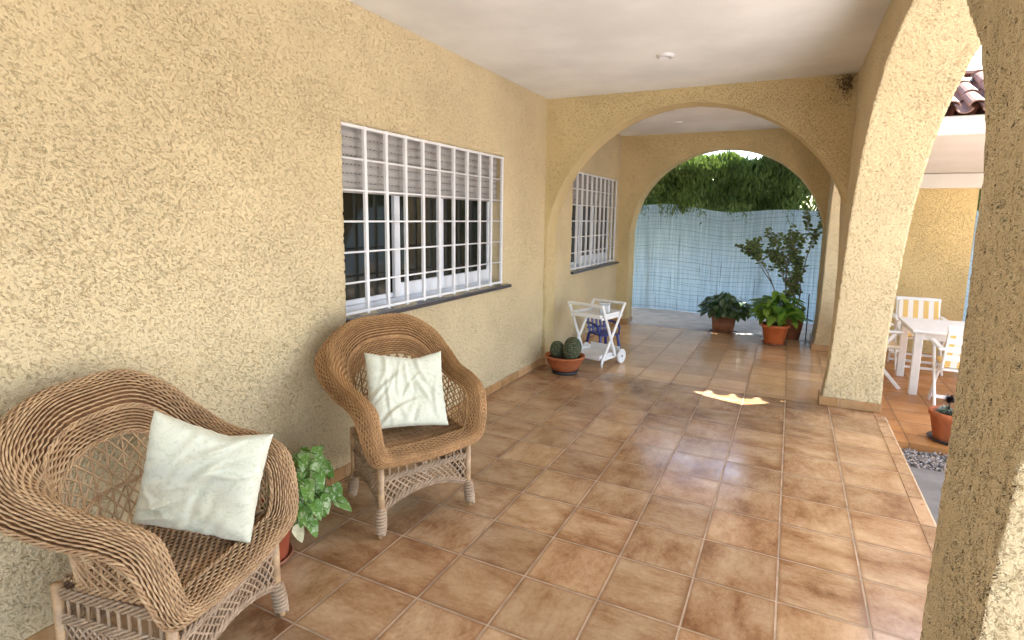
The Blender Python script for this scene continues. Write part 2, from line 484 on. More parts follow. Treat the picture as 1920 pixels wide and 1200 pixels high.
SC.view_settings.exposure = 2.62; SC.view_settings.gamma = 1
SC.cycles.max_bounces = 10; SC.cycles.diffuse_bounces = 5; SC.cycles.use_denoising = True

# ------------------------------------------------------------------ ground and floors
def sheet(name, x0, x1, y0, y1, z, mat, thick=.0):
    m = MB()
    if thick: m.box((x0, y0, z - thick), (x1, y1, z))
    else: m.add([(x0, y0, z), (x1, y0, z), (x1, y1, z), (x0, y1, z)], [(0, 1, 2, 3)], False)
    return tag(m.build(name, mat), kind='structure')
sheet('ground', -70, 90, -80, 90, -.30, M['earth'])
sheet('porch_floor', -.3, 3.035, -6, 2.60, 0, M['floor'], .29)
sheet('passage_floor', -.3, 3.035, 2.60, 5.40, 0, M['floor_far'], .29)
m = MB()     # rounded nosing tiles along the porch edge
y = -6.03
while y < 2.52:
    for (a, b) in ((0, 0), ):
        prof = [(3.037, 0.001), (3.105, .001), (3.118, -.006), (3.124, -.02), (3.124, -.285), (3.037, -.285)]
        y0, y1 = y + .003, min(y + .332, 2.53)
        vs = [(p[0], yy, p[1]) for yy in (y0, y1) for p in prof]; k = len(prof)
        fs = [(i, (i + 1) % k, (i + 1) % k + k, i + k) for i in range(k)] + [tuple(range(k - 1, -1, -1)), tuple(range(k, 2 * k))]
        m.add(vs, fs, False)
    y += .335
n_ = m.build('step_edge', M['edge']); tag(n_, kind='structure')
sheet('back_patio', -8, 3.12, 5.40, 9.5, -.035, M['concrete'], .26)
sheet('terrace_floor', 3.12, 7.2, 2.55, 6.6, -.20, M['floor_wing'], .09)
sheet('side_path', 3.126, 3.9, -9, 2.13, -.24, M['concrete_dark'], .05)
sheet('bounce_ground', 3.902, 16, -14, 2.13, -.236, M['concrete'], .05)  # unseen pale ground added to bounce sunlight onto the ceiling
sheet('front_yard', -7, 3.9, -16, -6.1, -.238, M['concrete'], .05)
sheet('gravel_bed', 3.126, 14, 2.131, 2.549, -.27, M['concrete_dark'], .02)
sheet('garden_patio', 7.21, 14, 2.55, 9.5, -.21, M['concrete'], .08)
m = MB(); rg = random.Random(3)
ico = []
import bmesh
bm = bmesh.new(); bmesh.ops.create_icosphere(bm, subdivisions=1, radius=1)
icv = [v.co.copy() for v in bm.verts]; icf = [tuple(v.index for v in f_.verts) for f_ in bm.faces]; bm.free()
for i in range(3200):
    p = V(rg.uniform(3.14, 4.5), rg.uniform(2.15, 2.53), -.27 + rg.uniform(.004, .035)); s = rg.uniform(.005, .014)
    rot = Matrix.Rotation(rg.uniform(0, 6.3), 3, Vector((rg.random(), rg.random(), rg.random())).normalized())
    sc = V(s, s * rg.uniform(.6, 1), s * rg.uniform(.45, .8))
    m.add([p + rot @ V(q.x * sc.x, q.y * sc.y, q.z * sc.z) for q in icv], icf, False)
g = m.build('gravel', M['pebble']); tag(g, kind='stuff')

# ------------------------------------------------------------------ house wall with two windows
def linsp(a, b, d):
    k = max(1, int(math.ceil((b - a) / d)))
    return [a + (b - a) * i / k for i in range(k)]
W1 = (-.29, 1.68, .955, 2.095); W2 = (3.39, 5.20, .93, 2.12)
ys = linsp(-6, -2.6, .2) + linsp(-2.6, W1[0], .012) + linsp(W1[0], W1[1], .013) + linsp(W1[1], 2.6, .015) + linsp(2.6, W2[0], .022) + linsp(W2[0], W2[1], .025) + linsp(W2[1], 5.7, .03) + [5.7]
zs = linsp(0, W2[2], .013) + [W2[2]] + linsp(W1[2], W1[3], .013) + [W1[3]] + linsp(W2[3], H + .02, .013) + [H + .02]
m = MB()
ny, nz = len(ys), len(zs)
vs = [(0, yy, zz) for yy in ys for zz in zs]
fs = []
def inside(w_, a, b): return w_[0] - 1e-6 < a < w_[1] + 1e-6 and w_[2] - 1e-6 < b < w_[3] + 1e-6
for i in range(ny - 1):
    yc = (ys[i] + ys[i + 1]) / 2
    for j in range(nz - 1):
        zc = (zs[j] + zs[j + 1]) / 2
        if inside(W1, yc, zc) or inside(W2, yc, zc): continue
        fs.append((i * nz + j, (i + 1) * nz + j, (i + 1) * nz + j + 1, i * nz + j + 1))
m.add(vs, fs)
# reveals
for w_ in (W1, W2):
    yy = [q for q in ys if w_[0] - 1e-6 <= q <= w_[1] + 1e-6]; zz = [q for q in zs if w_[2] - 1e-6 <= q <= w_[3] + 1e-6]
    for zc in (w_[2], w_[3]):
        m.grid(lambda a, b, yy=yy, zc=zc: (-.16 * b, yy[round(a * (len(yy) - 1))], zc), len(yy) - 1, 8)
    for yc in (w_[0], w_[1]):
        m.grid(lambda a, b, zz=zz, yc=yc: (-.16 * b, yc, zz[round(a * (len(zz) - 1))]), len(zz) - 1, 8)
# back side of the wall (room side), around the openings
for (a, b, c, d) in ((-6, W1[0], 0, H), (W1[1], W2[0], 0, H), (W2[1], 5.7, 0, H), (W1[0], W1[1], 0, W1[2]), (W1[0], W1[1], W1[3], H), (W2[0], W2[1], 0, W2[2]), (W2[0], W2[1], W2[3], H)):
    m.add([(-.3, a, c), (-.3, b, c), (-.3, b, d), (-.3, a, d)], [(0, 1, 2, 3)], False)
m.add([(0, 5.7, 0), (-.3, 5.7, 0), (-.3, 5.7, H), (0, 5.7, H)], [(0, 1, 2, 3)], False)
hw = m.build('house_wall', M['stucco'], weld=.0006)
tag(hw, 'long ochre roughcast house wall with two barred windows', 'wall', kind='thing')

def skirting(parts, parent):
    for run in parts:
        m = MB()
        for (lo, hi) in run: m.box(lo, hi, .004)
        m.build('skirting', M['skirt'], parent)
def run_skirt(x0, x1, ax, a, b, z=.078):
    """cut a skirting run into tile-long pieces"""
    out = []; t = a
    while t < b - .01:
        e = min(b, t + .333)
        out.append(((x0, t, .001), (x1, e - .002, z)) if ax == 1 else ((t, x0, .001), (e - .002, x1, z)))
        t = e
    return out
skirting([run_skirt(-.004, .016, 1, -6, 2.59), run_skirt(-.004, .014, 1, 2.86, 5.34)], hw)

def make_window(w_, nbars, seed):
    y0, y1, z0, z1 = w_
    xf = -.115
    mid = (y0 + y1) / 2
    fr = MB(); t = .045
    fr.box((xf - .05, y0, z0), (xf, y1, z0 + .05), .003); fr.box((xf - .05, y0, z1 - .05), (xf, y1, z1), .003)
    fr.box((xf - .05, y0, z0 + .05), (xf, y0 + t, z1 - .05), .003); fr.box((xf - .05, y1 - t, z0 + .05), (xf, y1, z1 - .05), .003)
    win = fr.build('window', M['white_pvc'], hw)
    # three sashes sliding behind each other
    L = y1 - y0
    for k, (a, b, dx) in enumerate(((y0 + .05, y0 + .36 * L, -.012), (y0 + .30 * L, y0 + .60 * L, .012), (y0 + .56 * L, y1 - .05, .022))):
        s = MB(); q = .06
        s.box((xf - .03 + dx, a, z0 + .052), (xf + dx, a + q, z1 - .06), .004); s.box((xf - .03 + dx, b - q, z0 + .052), (xf + dx, b, z1 - .06), .004)
        s.box((xf - .03 + dx, a + q, z0 + .052), (xf + dx, b - q, z0 + (.085 if k == 0 else .15)), .004)
        if k != 0 or True: s.build('sash', M['white_pvc'], win)
        p = MB(); p.box((xf - .022 + dx, a + q - .004, z0 + (.082 if k == 0 else .146)), (xf - .016 + dx, b - q + .004, z1 - .06)); p.build('pane', M['glass'], win)
    d = MB(); d.box((-.29, y0 + .01, z0 + .01), (-.27, y1 - .01, z1 - .01)); d.build('dark_room', M['dark'], win)  # dark sheet stands in for the unlit room
    # roller shutter, partly down
    sh = MB(); zb = z1 - .385; z = zb; k = 0
    while z < z1 - .02:
        e = min(z + .052, z1 - .005)
        prof = [(0, 0), (.006, .006), (.008, .022), (.006, .04), (0, .047)]
        vs = []; 
        for (dx, dz) in prof:
            zz = min(z + dz, z1 - .003)
            vs += [(xf + .045 + dx, y0 + .015, zz), (xf + .045 + dx, y1 - .015, zz)]
        sh.add(vs, [(2 * i, 2 * i + 1, 2 * i + 3, 2 * i + 2) for i in range(4)])
        # row of light slots in the joint
        yv = y0 + .03 + (k % 2) * .02
        z += .052; k += 1
    sh.box((xf + .03, y0 + .012, zb - .012), (xf + .055, y1 - .012, zb), .003)
    sh.box((xf + .034, y0 + .012, zb), (xf + .044, y1 - .012, z1 - .002))
    sl_ = sh; sl_.cur = 1; rr = random.Random(seed)
    for q in range(1, 7):
        yv = y0 + .04
        while yv < y1 - .06:
            if rr.random() < .8: sl_.box((xf + .0515, yv, zb + .052 * q - .0035), (xf + .0530, yv + .012, zb + .052 * q))
            yv += .034
    sh.build('roller_shutter', [M['shutter'], M['dark']], win)
    st = MB(); st.box((-.155, y0 - .0, z0 - .022), (.045, y1 + .10, z0 + .004), .004)
    st.build('sill', M['slate'], win)
    g = MB()
    gx = -.012
    for i in range(nbars + 1):
        yb = y0 + .012 + (L - .024) * i / nbars
        if i in (0,): continue
        g.box((gx - .011, yb - .011, z0 + .012), (gx + .011, yb + .011, z1 - .006), .002)
    g.box((gx - .009, y0 + .002, z1 - .026), (gx + .009, y1 - .002, z1 - .008), .002)
    g.box((gx - .009, y0 + .002, z0 + .022), (gx + .009, y1 - .002, z0 + .04), .002)
    for i in range(1, 6):
        zb2 = z0 + .03 + (z1 - z0 - .05) * i / 6
        g.tube([(gx, y0 + .002, zb2), (gx, y1 - .002, zb2)], .0062, 8)
    g.build('grille', M['white_metal'], win)
    return win
make_window(W1, 10, 1); make_window(W2, 10, 2)

# ------------------------------------------------------------------ arched walls across the porch
def arch_wall(name, label, y0, y1, cx, a, z0, b, xl, xr, xe, d):
    """y0 front, y1 back; opening from xl to xr, elliptical; wall from 0 to xe"""
    xs = [cx - a * math.cos(PI * i / 110) for i in range(111)]
    xs = [min(max(q, xl), xr) for q in xs]; xs = sorted(set(round(q, 5) for q in xs))
    za = lambda x: z0 + b * math.sqrt(max(0, 1 - ((x - cx) / a) ** 2))
    top = H + .01; m = MB(); Mr = 70
    for yy in (y0, y1):
        vs = []; k = len(xs)
        for x in xs:
            q = za(x)
            vs += [(x, yy, q + (top - q) * j / Mr) for j in range(Mr + 1)]
        m.add(vs, [(i * (Mr + 1) + j, (i + 1) * (Mr + 1) + j, (i + 1) * (Mr + 1) + j + 1, i * (Mr + 1) + j + 1) for i in range(k - 1) for j in range(Mr)])
        for (A, B) in ((0, xl), (xr, xe)):
            if B - A < .004: continue
            zs_ = za(B if A == 0 else A); nb = max(2, int(zs_ / d)); nc = max(1, int((B - A) / d))
            m.grid(lambda s, t: (A + (B - A) * s, yy, zs_ * t), nc, nb)
            m.grid(lambda s, t: (A + (B - A) * s, yy, zs_ + (top - zs_) * t), nc, Mr)
    nt = max(2, int((y1 - y0) / d))
    pr = [(x, za(x)) for x in xs]
    m.grid(lambda s, t: (pr[round(s * (len(pr) - 1))][0], y0 + (y1 - y0) * t, pr[round(s * (len(pr) - 1))][1]), len(pr) - 1, nt)
    for x in (xl, xr):
        if (x == xr and xe - xr < .004): continue
        q = za(x); m.grid(lambda s, t: (x, y0 + (y1 - y0) * t, q * s), max(2, int(q / d)), nt)
    o = m.build(name, M['stucco_warm_lit'], weld=.0008)
    return tag(o, label, 'arched wall', kind='thing')
a1 = arch_wall('arched_wall', 'nearer wide roughcast arch spanning the porch between house wall and front pillar', 2.60, 2.84, 1.40, 1.38, 1.25, 1.37, .035, 2.70, 2.702, .018)
skirting([[((.001, 2.586, .001), (.05, 2.855, .077))]], a1)
a2 = arch_wall('arched_wall', 'farther roughcast arch framing the blue reed fence and hedge', 5.35, 5.62, 1.43, 1.255, 1.30, 1.23, .18, 2.68, 2.702, .025)
skirting([[((.003, 5.336, .001), (.196, 5.634, .076))]], a2)

# ------------------------------------------------------------------ arcade along the open side
PROF_A = [(-1.09, 1.60), (-1.045, 1.80), (-.93, 2.0), (-.80, 2.12), (-.60, 2.27), (-.3, 2.41), (.1, 2.49), (.5, 2.485), (.87, 2.43), (1.10, 2.36), (1.40, 2.235), (1.78, 1.965), (2.10, 1.61), (2.30, 1.24), (2.47, .82), (2.55, .5), (2.585, .25), (2.595, .1)]
PROF_N = [(-4.9, .9), (-4.85, 1.2), (-4.7, 1.6), (-4.4, 2.0), (-3.9, 2.35), (-3.3, 2.5), (-2.8, 2.47), (-2.35, 2.3), (-1.95, 2.0), (-1.68, 1.6), (-1.54, 1.25), (-1.475, .95), (-1.445, .7)]
PROF_F = [(2.80, .7), (2.81, .92), (2.87, 1.17), (3.06, 1.48), (3.29, 1.78), (3.50, 2.06), (3.72, 2.27), (3.95, 2.37), (4.2, 2.31), (4.45, 2.12), (4.65, 1.87), (4.79, 1.55), (4.845, 1.3), (4.86, 1.1)]
def resample(p, d):
    # Catmull-Rom then even spacing
    P = [Vector((q[0], q[1], 0)) for q in p]; out = []
    for i in range(len(P) - 1):
        p0 = P[max(0, i - 1)]; p1 = P[i]; p2 = P[i + 1]; p3 = P[min(len(P) - 1, i + 2)]
        k = max(1, int((p2 - p1).length / d))
        for j in range(k):
            t = j / k
            q = 0.5 * ((2 * p1) + (p2 - p0) * t + (2 * p0 - 5 * p1 + 4 * p2 - p3) * t * t + (3 * p1 - p0 - 3 * p2 + p3) * t ** 3)
            out.append((q.x, q.y))
    out.append((P[-1].x, P[-1].y))
    return out
def flare(z): return .05 * math.exp(-(z / .30) ** 1.3)
m = MB(); Mr = 120; top = H + .01
profs = [resample(PROF_N, .02), resample(PROF_A, .018), resample(PROF_F, .03)]
pill = [(-5.3, -4.9, None, profs[0][0][1]), (-1.445, -1.09, profs[0][-1][1], profs[1][0][1]), (2.595, 2.80, profs[1][-1][1], profs[2][0][1]), (4.86, 5.65, profs[2][-1][1], None)]
def fx(x, z, inner): return x - flare(z) if inner else x + flare(z) * .3
for inner, x in ((True, XA), (False, XB)):
    for (A, B, zl, zr), d in zip(pill, (.05, .007, .018, .03)):
        zl = zl if zl is not None else zr; zr = zr if zr is not None else zl
        nc = max(2, int((B - A) / d)); nb = max(2, int(max(zl, zr) / (d * 1.4)))
        m.grid(lambda s, t: (fx(x, (zl + (zr - zl) * s) * t, inner), A + (B - A) * s, (zl + (zr - zl) * s) * t), nc, nb)
        m.grid(lambda s, t: (fx(x, (zl + (zr - zl) * s) * (1 - t) + top * t, inner), A + (B - A) * s, (zl + (zr - zl) * s) * (1 - t) + top * t), nc, Mr)
    for p in profs:
        k = len(p)
        vs = [(fx(x, q[1] + (top - q[1]) * j / Mr, inner), q[0], q[1] + (top - q[1]) * j / Mr) for q in p for j in range(Mr + 1)]
        m.add(vs, [(i * (Mr + 1) + j, (i + 1) * (Mr + 1) + j, (i + 1) * (Mr + 1) + j + 1, i * (Mr + 1) + j + 1) for i in range(k - 1) for j in range(Mr)])
NTK = 34
def strip(pts):
    k = len(pts)
    m.add([(fx(XA, q[1], True) * (1 - j / NTK) + fx(XB, q[1], False) * j / NTK, q[0], q[1]) for q in pts for j in range(NTK + 1)],
          [(i * (NTK + 1) + j, (i + 1) * (NTK + 1) + j, (i + 1) * (NTK + 1) + j + 1, i * (NTK + 1) + j + 1) for i in range(k - 1) for j in range(NTK)])
for p in profs: strip(p)
for (A, B, zl, zr), d in zip(pill, (.05, .007, .018, .03)):
    z1_ = zl if zl is not None else zr; z2_ = zr if zr is not None else zl
    nb = max(2, int(max(z1_, z2_) / (d * 1.4)))
    strip([(A, z1_ * i / nb) for i in range(nb + 1)]); strip([(B, z2_ * i / nb) for i in range(nb + 1)])
ar = m.build('arcade', M['stucco'], weld=.0006)
tag(ar, 'roughcast arcade of low arches and pillars on the open garden side', 'arcade', kind='thing')
sk = []
for (A, B, _, _) in pill[1:]:
    sk.append([((XA - .066, A - .016, .001), (XB + .022, B + .016, .078))])
skirting(sk, ar)

# ------------------------------------------------------------------ ceiling, roof
m = MB(); m.box((-.3, -6, H), (XB + .05, 5.65, H + .22)); tag(m.build('ceiling', M['ceil']), kind='structure')
m = MB(); m.box((-7, -6, -.29), (-6.7, 5.7, H)); m.box((-6.7, 5.4, -.29), (-.31, 5.7, H)); m.box((-6.7, -6, -.29), (-.31, -5.7, H)); m.box((-7, -6, H + .005), (-.31, 5.7, H + .22))
tag(m.build('house', M['stucco_far']), 'ochre house behind the barred windows', 'house', kind='thing')

def tile_roof(mb, x0, x1, y0, z0, y1, z1, pitch=.235, rowlen=.34, axis='y'):
    """rows of barrel tiles: covers and channels running up the slope"""
    L = math.hypot(y1 - y0, z1 - z0); dy, dz = (y1 - y0) / L, (z1 - z0) / L
    rows = int(math.ceil(L / rowlen)); k = int((x1 - x0) / pitch)
    rr = random.Random(5)
    for c in range(k + 1):
        xc = x0 + c * pitch
        for r_ in range(rows):
            t0, t1 = r_ * rowlen - .03, min((r_ + 1) * rowlen + .03, L + .02)
            for kind in (0, 1):
                cx = xc + (pitch / 2 if kind else 0) + rr.uniform(-.006, .006)
                ra, rb = (pitch * .36, pitch * .31) if kind == 0 else (pitch * .34, pitch * .39)
                lift = (.055 if kind == 0 else .0) + rr.uniform(-.004, .004)
                vs = []
                for (t, rad, up) in ((t0, ra, .014), (t1, rb, .0)):
                    for rin in (rad, rad - .013):
                        for q in range(9):
                            a = PI * q / 8
                            h = rin * math.sin(a) * .8 if kind == 0 else -rin * math.sin(a) * .75 + .04
                            px = cx + rin * math.cos(a)
                            hh = h + lift + up
                            vs.append((px, y0 + dy * t - dz * hh, z0 + dz * t + dy * hh))
                fs = []
                for q in range(8):
                    fs += [(q, q + 1, 18 + q + 1, 18 + q), (9 + q + 1, 9 + q, 27 + q, 27 + q + 1), (q + 1, q, 9 + q, 9 + q + 1), (18 + q, 18 + q + 1, 27 + q + 1, 27 + q)]
                fs += [(0, 18, 27, 9), (8, 17, 35, 26)]
                mb.add(vs, fs, False)

# ------------------------------------------------------------------ the wing on the right
wing = thing('terrace_wing', 'small wing with clay tile roof over the terrace beyond the pillar', 'building', (3.2, 2.6, 0), kind='thing')
def wp(mb, name, mat, parent=wing):
    mb.v = [(a - 3.2, b - 2.6, c) for (a, b, c) in mb.v]
    return mb.build(name, mat, parent)
m = MB(); m.box((3.11, 6.40, -.20), (4.44, 6.62, 2.03)); wp(m, 'wall', M['stucco_far'])
m = MB(); m.box((3.11, 6.36, 2.03), (6.2, 6.64, 2.22), .01); wp(m, 'beam', M['white_wall'])
m = MB(); m.add([(3.10, 4.12, 2.43), (6.2, 4.12, 2.43), (6.2, 6.5, 2.215), (3.10, 6.5, 2.215), (3.10, 4.12, 2.58), (6.2, 4.12, 2.58), (6.2, 6.5, 2.58), (3.10, 6.5, 2.58)], [(3, 2, 1, 0), (4, 5, 6, 7), (0, 1, 5, 4), (1, 2, 6, 5), (2, 3, 7, 6), (3, 0, 4, 7)], False)
wp(m, 'soffit', M['white_wall'])
m = MB(); m.box((3.10, 4.06, 2.42), (6.2, 4.118, 2.60), .01); wp(m, 'fascia', M['white_wall'])
m = MB(); tile_roof(m, 3.18, 6.2, 4.04, 2.615, 5.15, 3.12, .205, .40); tile_roof(m, 3.18, 6.2, 6.75, 2.50, 5.17, 3.12, .205, .40)
rf = wp(m, 'roof', M['rooftile'])
m = MB()
for i in range(9):
    x0_ = 3.06 + i * .36
    P = [(x0_, .105), (x0_ + .40, .09)]
    vs = []
    for (x, rad) in P:
        for q in range(9):
            a = PI * q / 8; vs.append((x, 5.16 + rad * math.cos(a), 3.18 + .012 * (x == P[0][0]) + rad * .7 * math.sin(a)))
    m.add(vs, [(q, q + 1, 9 + q + 1, 9 + q) for q in range(8)], True)
wp(m, 'ridge_tiles', M['rooftile'], rf if False else wing)

# added eave in front of the near bays (out of frame, keeps the sun off the porch)
m = MB(); m.box((-7, 5.702, H + .20), (XB + .05, 6.9, H + .30)); m.box((XB + .0501, 6.0, H + .20), (3.6, 6.9, H + .30))  # added slab hidden behind the far arch, shades passage and patio
tag(m.build('back_baffle', M['white_wall']), 'unseen added eave slab over the back patio behind the far arch', 'baffle', kind='thing')
m = MB(); m.box((XB + .052, -6, H + .06), (4.15, 1.85, H + .16)); m.box((XB + .052, -6, H + .161), (4.0, 1.8, H + .22))  # added slab beside the near bays, out of view, stops the sun
tag(m.build('porch_baffle', M['white_wall']), 'unseen added eave slab above the garden side of the arcade', 'baffle', kind='thing')

aw = thing('sun_blocker', 'unseen added sun awning over the garden side, beyond the porch eave', 'blocker', (4.5, 0, 0), kind='thing')  # added out of view to keep the sun off the porch
m = MB(); m.box((-.95, -8, 3.98), (.34, 4.28, 4.01)); m.box((.3401, -8, 3.98), (1.75, 4.75, 4.01)); m.build('canvas', M['white_wall'], aw)  # added panels, edges set so sun still reaches the floor sliver
for (x, y_) in ((1.7, 2.3), (1.7, -2.0), (1.7, -7.8)):  # posts added to carry the unseen panels
    m = MB(); m.tube([(x, y_, -.25), (x, y_, 3.979)], .04, 12); m.build('post', M['white_metal'], aw)
for y_ in (1.5, -2.0, -5.8):
    m = MB(); m.tube([(-.85, y_, H + .221), (-.85, y_, 3.979)], .03, 12); m.build('post', M['white_metal'], aw)

# ------------------------------------------------------------------ fence, hedge
fn = thing('reed_fence', 'pale blue plastic reed fence sagging along the back patio', 'fence', (1.2, 7.1, -.03), kind='thing')
def fy_(x, z): return 7.12 - .035 * (x - .5) + .05 * math.sin(x * 2.1 + .6) + .03 * math.sin(x * 5.3) * (.4 + .6 * z / 1.8) + .02 * math.sin(z * 3 + x * 3)
def ftop(x): return 1.79 + .05 * math.cos((x - 1.9) * 1.6) * -1 + .03 * math.sin(x * 3.7)
m = MB()
def fp(a, b):
    x = -4 + 13 * a; z = ftop(x) * b
    return (x - 1.2, fy_(x, z) - 7.1, z + .03 - .03)
m.grid(fp, 520, 24)
scr = m.build('reed_screen', M['reed'], fn)
m = MB(); rr = random.Random(11)
for i in range(26):
    z0_ = .05 + i * .0685
    ph = rr.uniform(0, 6)
    pts = []
    for k in range(160):
        x = -2.2 + 8.2 * k / 159
        z = z0_ * (ftop(x) / 1.82) + .014 * math.sin(x * 2.3 + ph) + .008 * math.sin(x * 7 + ph * 2) - .035 * math.sin(x * 1.3 + 1) * (z0_ / 1.8)
        pts.append((x - 1.2, fy_(x, z) - 7.1 - .006, z))
    m.tube(pts, 0.0021 if i % 4 else .0034, 4)
m.build('binding_wire', M['wire'], fn)
for x in (-1.6, .05, 1.9, 3.7, 5.6):
    m = MB(); m.tube([(x - 1.2, fy_(x, 1) - 7.1 + .05, 0), (x - 1.2, fy_(x, 1) - 7.1 + .05, 1.72)], .02, 10); m.build('post', M['iron'], fn)

rng = np.random.default_rng(4)
def sprays(cen, dirs, L, W, roll):
    """many thin diamond leaves"""
    d = dirs / np.linalg.norm(dirs, axis=1, keepdims=True)
    ref = np.where(np.abs(d[:, 2:3]) > .9, np.array([[1., 0, 0]]), np.array([[0, 0, 1.]]))
    s = np.cross(d, ref); s /= np.linalg.norm(s, axis=1, keepdims=True); t = np.cross(d, s)
    s = s * np.cos(roll)[:, None] + t * np.sin(roll)[:, None]
    n_ = len(cen); v = np.zeros((n_, 4, 3))
    v[:, 0] = cen; v[:, 1] = cen + d * (L * .45)[:, None] + s * W[:, None]; v[:, 2] = cen + d * L[:, None]; v[:, 3] = cen + d * (L * .45)[:, None] - s * W[:, None]
    return v.reshape(-1, 3), np.arange(n_ * 4).reshape(-1, 4)
hg = thing('hedge', 'tall feathery green cypress hedge rising behind the fence', 'hedge', (2, 7.9, -.3), kind='thing')
def hedge_pts(n_):
    x = rng.uniform(-3.5, 8.5, n_); 
    shade_rise = 2.9 * np.clip((x - 1.75) / .8, 0, 1) ** 1.2 * np.clip(np.abs(x - 4.42) / .3 - .8, 0, 1)  # unseen higher stretches added to shade the patio and terrace
    top_ = 2.585 + shade_rise + .07 * np.sin(x * 2.3) + .05 * np.sin(x * 5.7 + 1) + .04 * np.sin(x * 11) + .035 * (x - 1)
    z = 1.62 + (top_ - 1.62) * rng.random(n_) ** np.where(shade_rise > .5, 1.35, .85)
    front = 7.38 + .13 * np.sin(x * 3.1 + z * 1.5) + .09 * np.sin(x * 8.3 - z * 4) + .06 * np.sin(z * 9 + x * 2)
    y = front + np.abs(rng.normal(0, .22, n_)) + .35 * np.clip(z - 2.45, 0, 1)
    keep = np.ones(n_, bool)
    # bare patches where the trunks show
    for (bx, bz, rx, rz) in ((2.72, 1.78, .34, .22), (1.72, 2.38, .10, .12), (.35, 2.2, .1, .1), (2.2, 1.95, .1, .08)):
        keep &= ~((((x - bx) / rx) ** 2 + ((z - bz) / rz) ** 2 < 1) & (y < 7.95) & (rng.random(n_) < .92))
    return np.c_[x, y, z][keep]
P_ = hedge_pts(150000); k = len(P_)
dirs = np.c_[rng.normal(0, .22, k), rng.normal(-.2, .28, k), np.abs(rng.normal(1.0, .3, k))]
lo = rng.random(k) < .05; dirs[lo, 2] *= -.7
vs, fs = sprays(P_ - np.array([2, 7.9, -.3]), dirs, rng.uniform(.05, .12, k), rng.uniform(.008, .019, k), rng.uniform(0, 3.1, k))
npmesh('crown', vs, fs, M['leaf_hedge'], hg)
k = 60000
xx = rng.uniform(-3.5, 8.5, k); zz = 1.3 + (1.42 + 2.9 * np.clip((xx - 1.8) / .8, 0, 1) * np.clip(np.abs(xx - 4.42) / .3 - .8, 0, 1) - .20) * rng.random(k); yy = rng.uniform(7.62, 8.3, k)  # inner growth fills the same unseen sun-blocking stretches
kk = ~(((((xx - 2.72) / .36) ** 2 + ((zz - 1.78) / .22) ** 2) < 1) & (yy < 7.95))
Q_ = np.c_[xx, yy, zz][kk]; k = len(Q_)
vs, fs = sprays(Q_ - np.array([2, 7.9, -.3]), np.c_[rng.normal(0, .4, k), rng.normal(-.2, .4, k), np.abs(rng.normal(.8, .4, k))], rng.uniform(.10, .22, k), rng.uniform(.018, .04, k), rng.uniform(0, 3.1, k))
npmesh('inner_growth', vs, fs, M['leaf_hedge'], hg)
# drooping tips hanging over the fence
k = 420
x = rng.choice([-.1, .28, .42, .9, 1.45, 1.62, 2.25, 2.75, 3.1, 4.3], k) + rng.normal(0, .06, k); z = 1.86 - np.abs(rng.normal(0, .11, k))
y = np.array([fy_(a, 1.7) for a in x]) - rng.uniform(.01, .09, k)
vs, fs = sprays(np.c_[x, y, z] - np.array([2, 7.9, -.3]), np.c_[rng.normal(0, .3, k), rng.normal(-.1, .2, k), -np.abs(rng.normal(.8, .3, k))], rng.uniform(.04, .10, k), rng.uniform(.005, .011, k), rng.uniform(0, 3.1, k))
npmesh('hanging_sprays', vs, fs, M['leaf_hedge'], hg)
rr = random.Random(9)
for i in range(34):
    m = MB()
    x = -3.3 + i * .35 + rr.uniform(-.1, .1); y = 7.9 + rr.uniform(-.12, .12)
    pts = [(x - 2 + rr.uniform(-.04, .04) * q, y - 7.9 + rr.uniform(-.05, .05), .01 + q * .45) for q in range(7)]
    m.tube(pts, [.035 - .004 * q for q in range(7)], 7)
    for b in range(9):
        h = rr.uniform(1.2, 2.6); bx = x - 2 + rr.uniform(-.03, .03); an = rr.uniform(0, 6.3)
        m.tube([(bx, y - 7.9, h), (bx + .1 * math.cos(an), y - 7.9 + .1 * math.sin(an), h + .18), (bx + .15 * math.cos(an), y - 7.9 + .16 * math.sin(an), h + .4)], [.011, .008, .004], 5)
    m.build('trunk', M['bark'], hg)

# ------------------------------------------------------------------ wicker armchairs
KEYS = [  # inner edge, crest, outer edge of the rolled border; from the top of the back to the middle of the seat front
    ((-.240, 0, .885), (-.285, 0, 1.0), (-.375, 0, .935)),
    ((-.230, .135, .87), (-.278, .165, .985), (-.365, .20, .915)),
    ((-.195, .232, .80), (-.24, .295, .90), (-.31, .355, .83)),
    ((-.12, .265, .715), (-.155, .34, .805), (-.195, .398, .735)),
    ((.0, .272, .665), (-.01, .33, .735), (-.02, .385, .67)),
    ((.13, .268, .65), (.14, .322, .71), (.13, .375, .65)),
    ((.205, .258, .625), (.245, .312, .66), (.21, .365, .61)),
    ((.225, .25, .535), (.286, .298, .54), (.25, .348, .505)),
    ((.222, .228, .445), (.30, .262, .43), (.268, .302, .395)),
    ((.215, .15, .43), (.306, .165, .415), (.292, .182, .38)),
    ((.215, 0, .424), (.315, 0, .412), (.303, 0, .374)),
]
def catmull(P, t):
    n_ = len(P) - 1; t = min(max(t, 0), n_ - 1e-6); i = int(t); q = t - i
    p0 = P[max(0, i - 1)]; p1 = P[i]; p2 = P[i + 1]; p3 = P[min(n_, i + 2)]
    return 0.5 * ((2 * p1) + (p2 - p0) * q + (2 * p0 - 5 * p1 + 4 * p2 - p3) * q * q + (3 * p1 - p0 - 3 * p2 + p3) * q ** 3)
full = []
for k in range(len(KEYS) - 1, 0, -1): full.append([V(p[0], -p[1], p[2]) for p in KEYS[k]])
full += [[V(*p) for p in K] for K in KEYS]           # index 0 .. 20, centre of back = 10
FI = [q[0] for q in full]; FM = [q[1] for q in full]; FO = [q[2] for q in full]
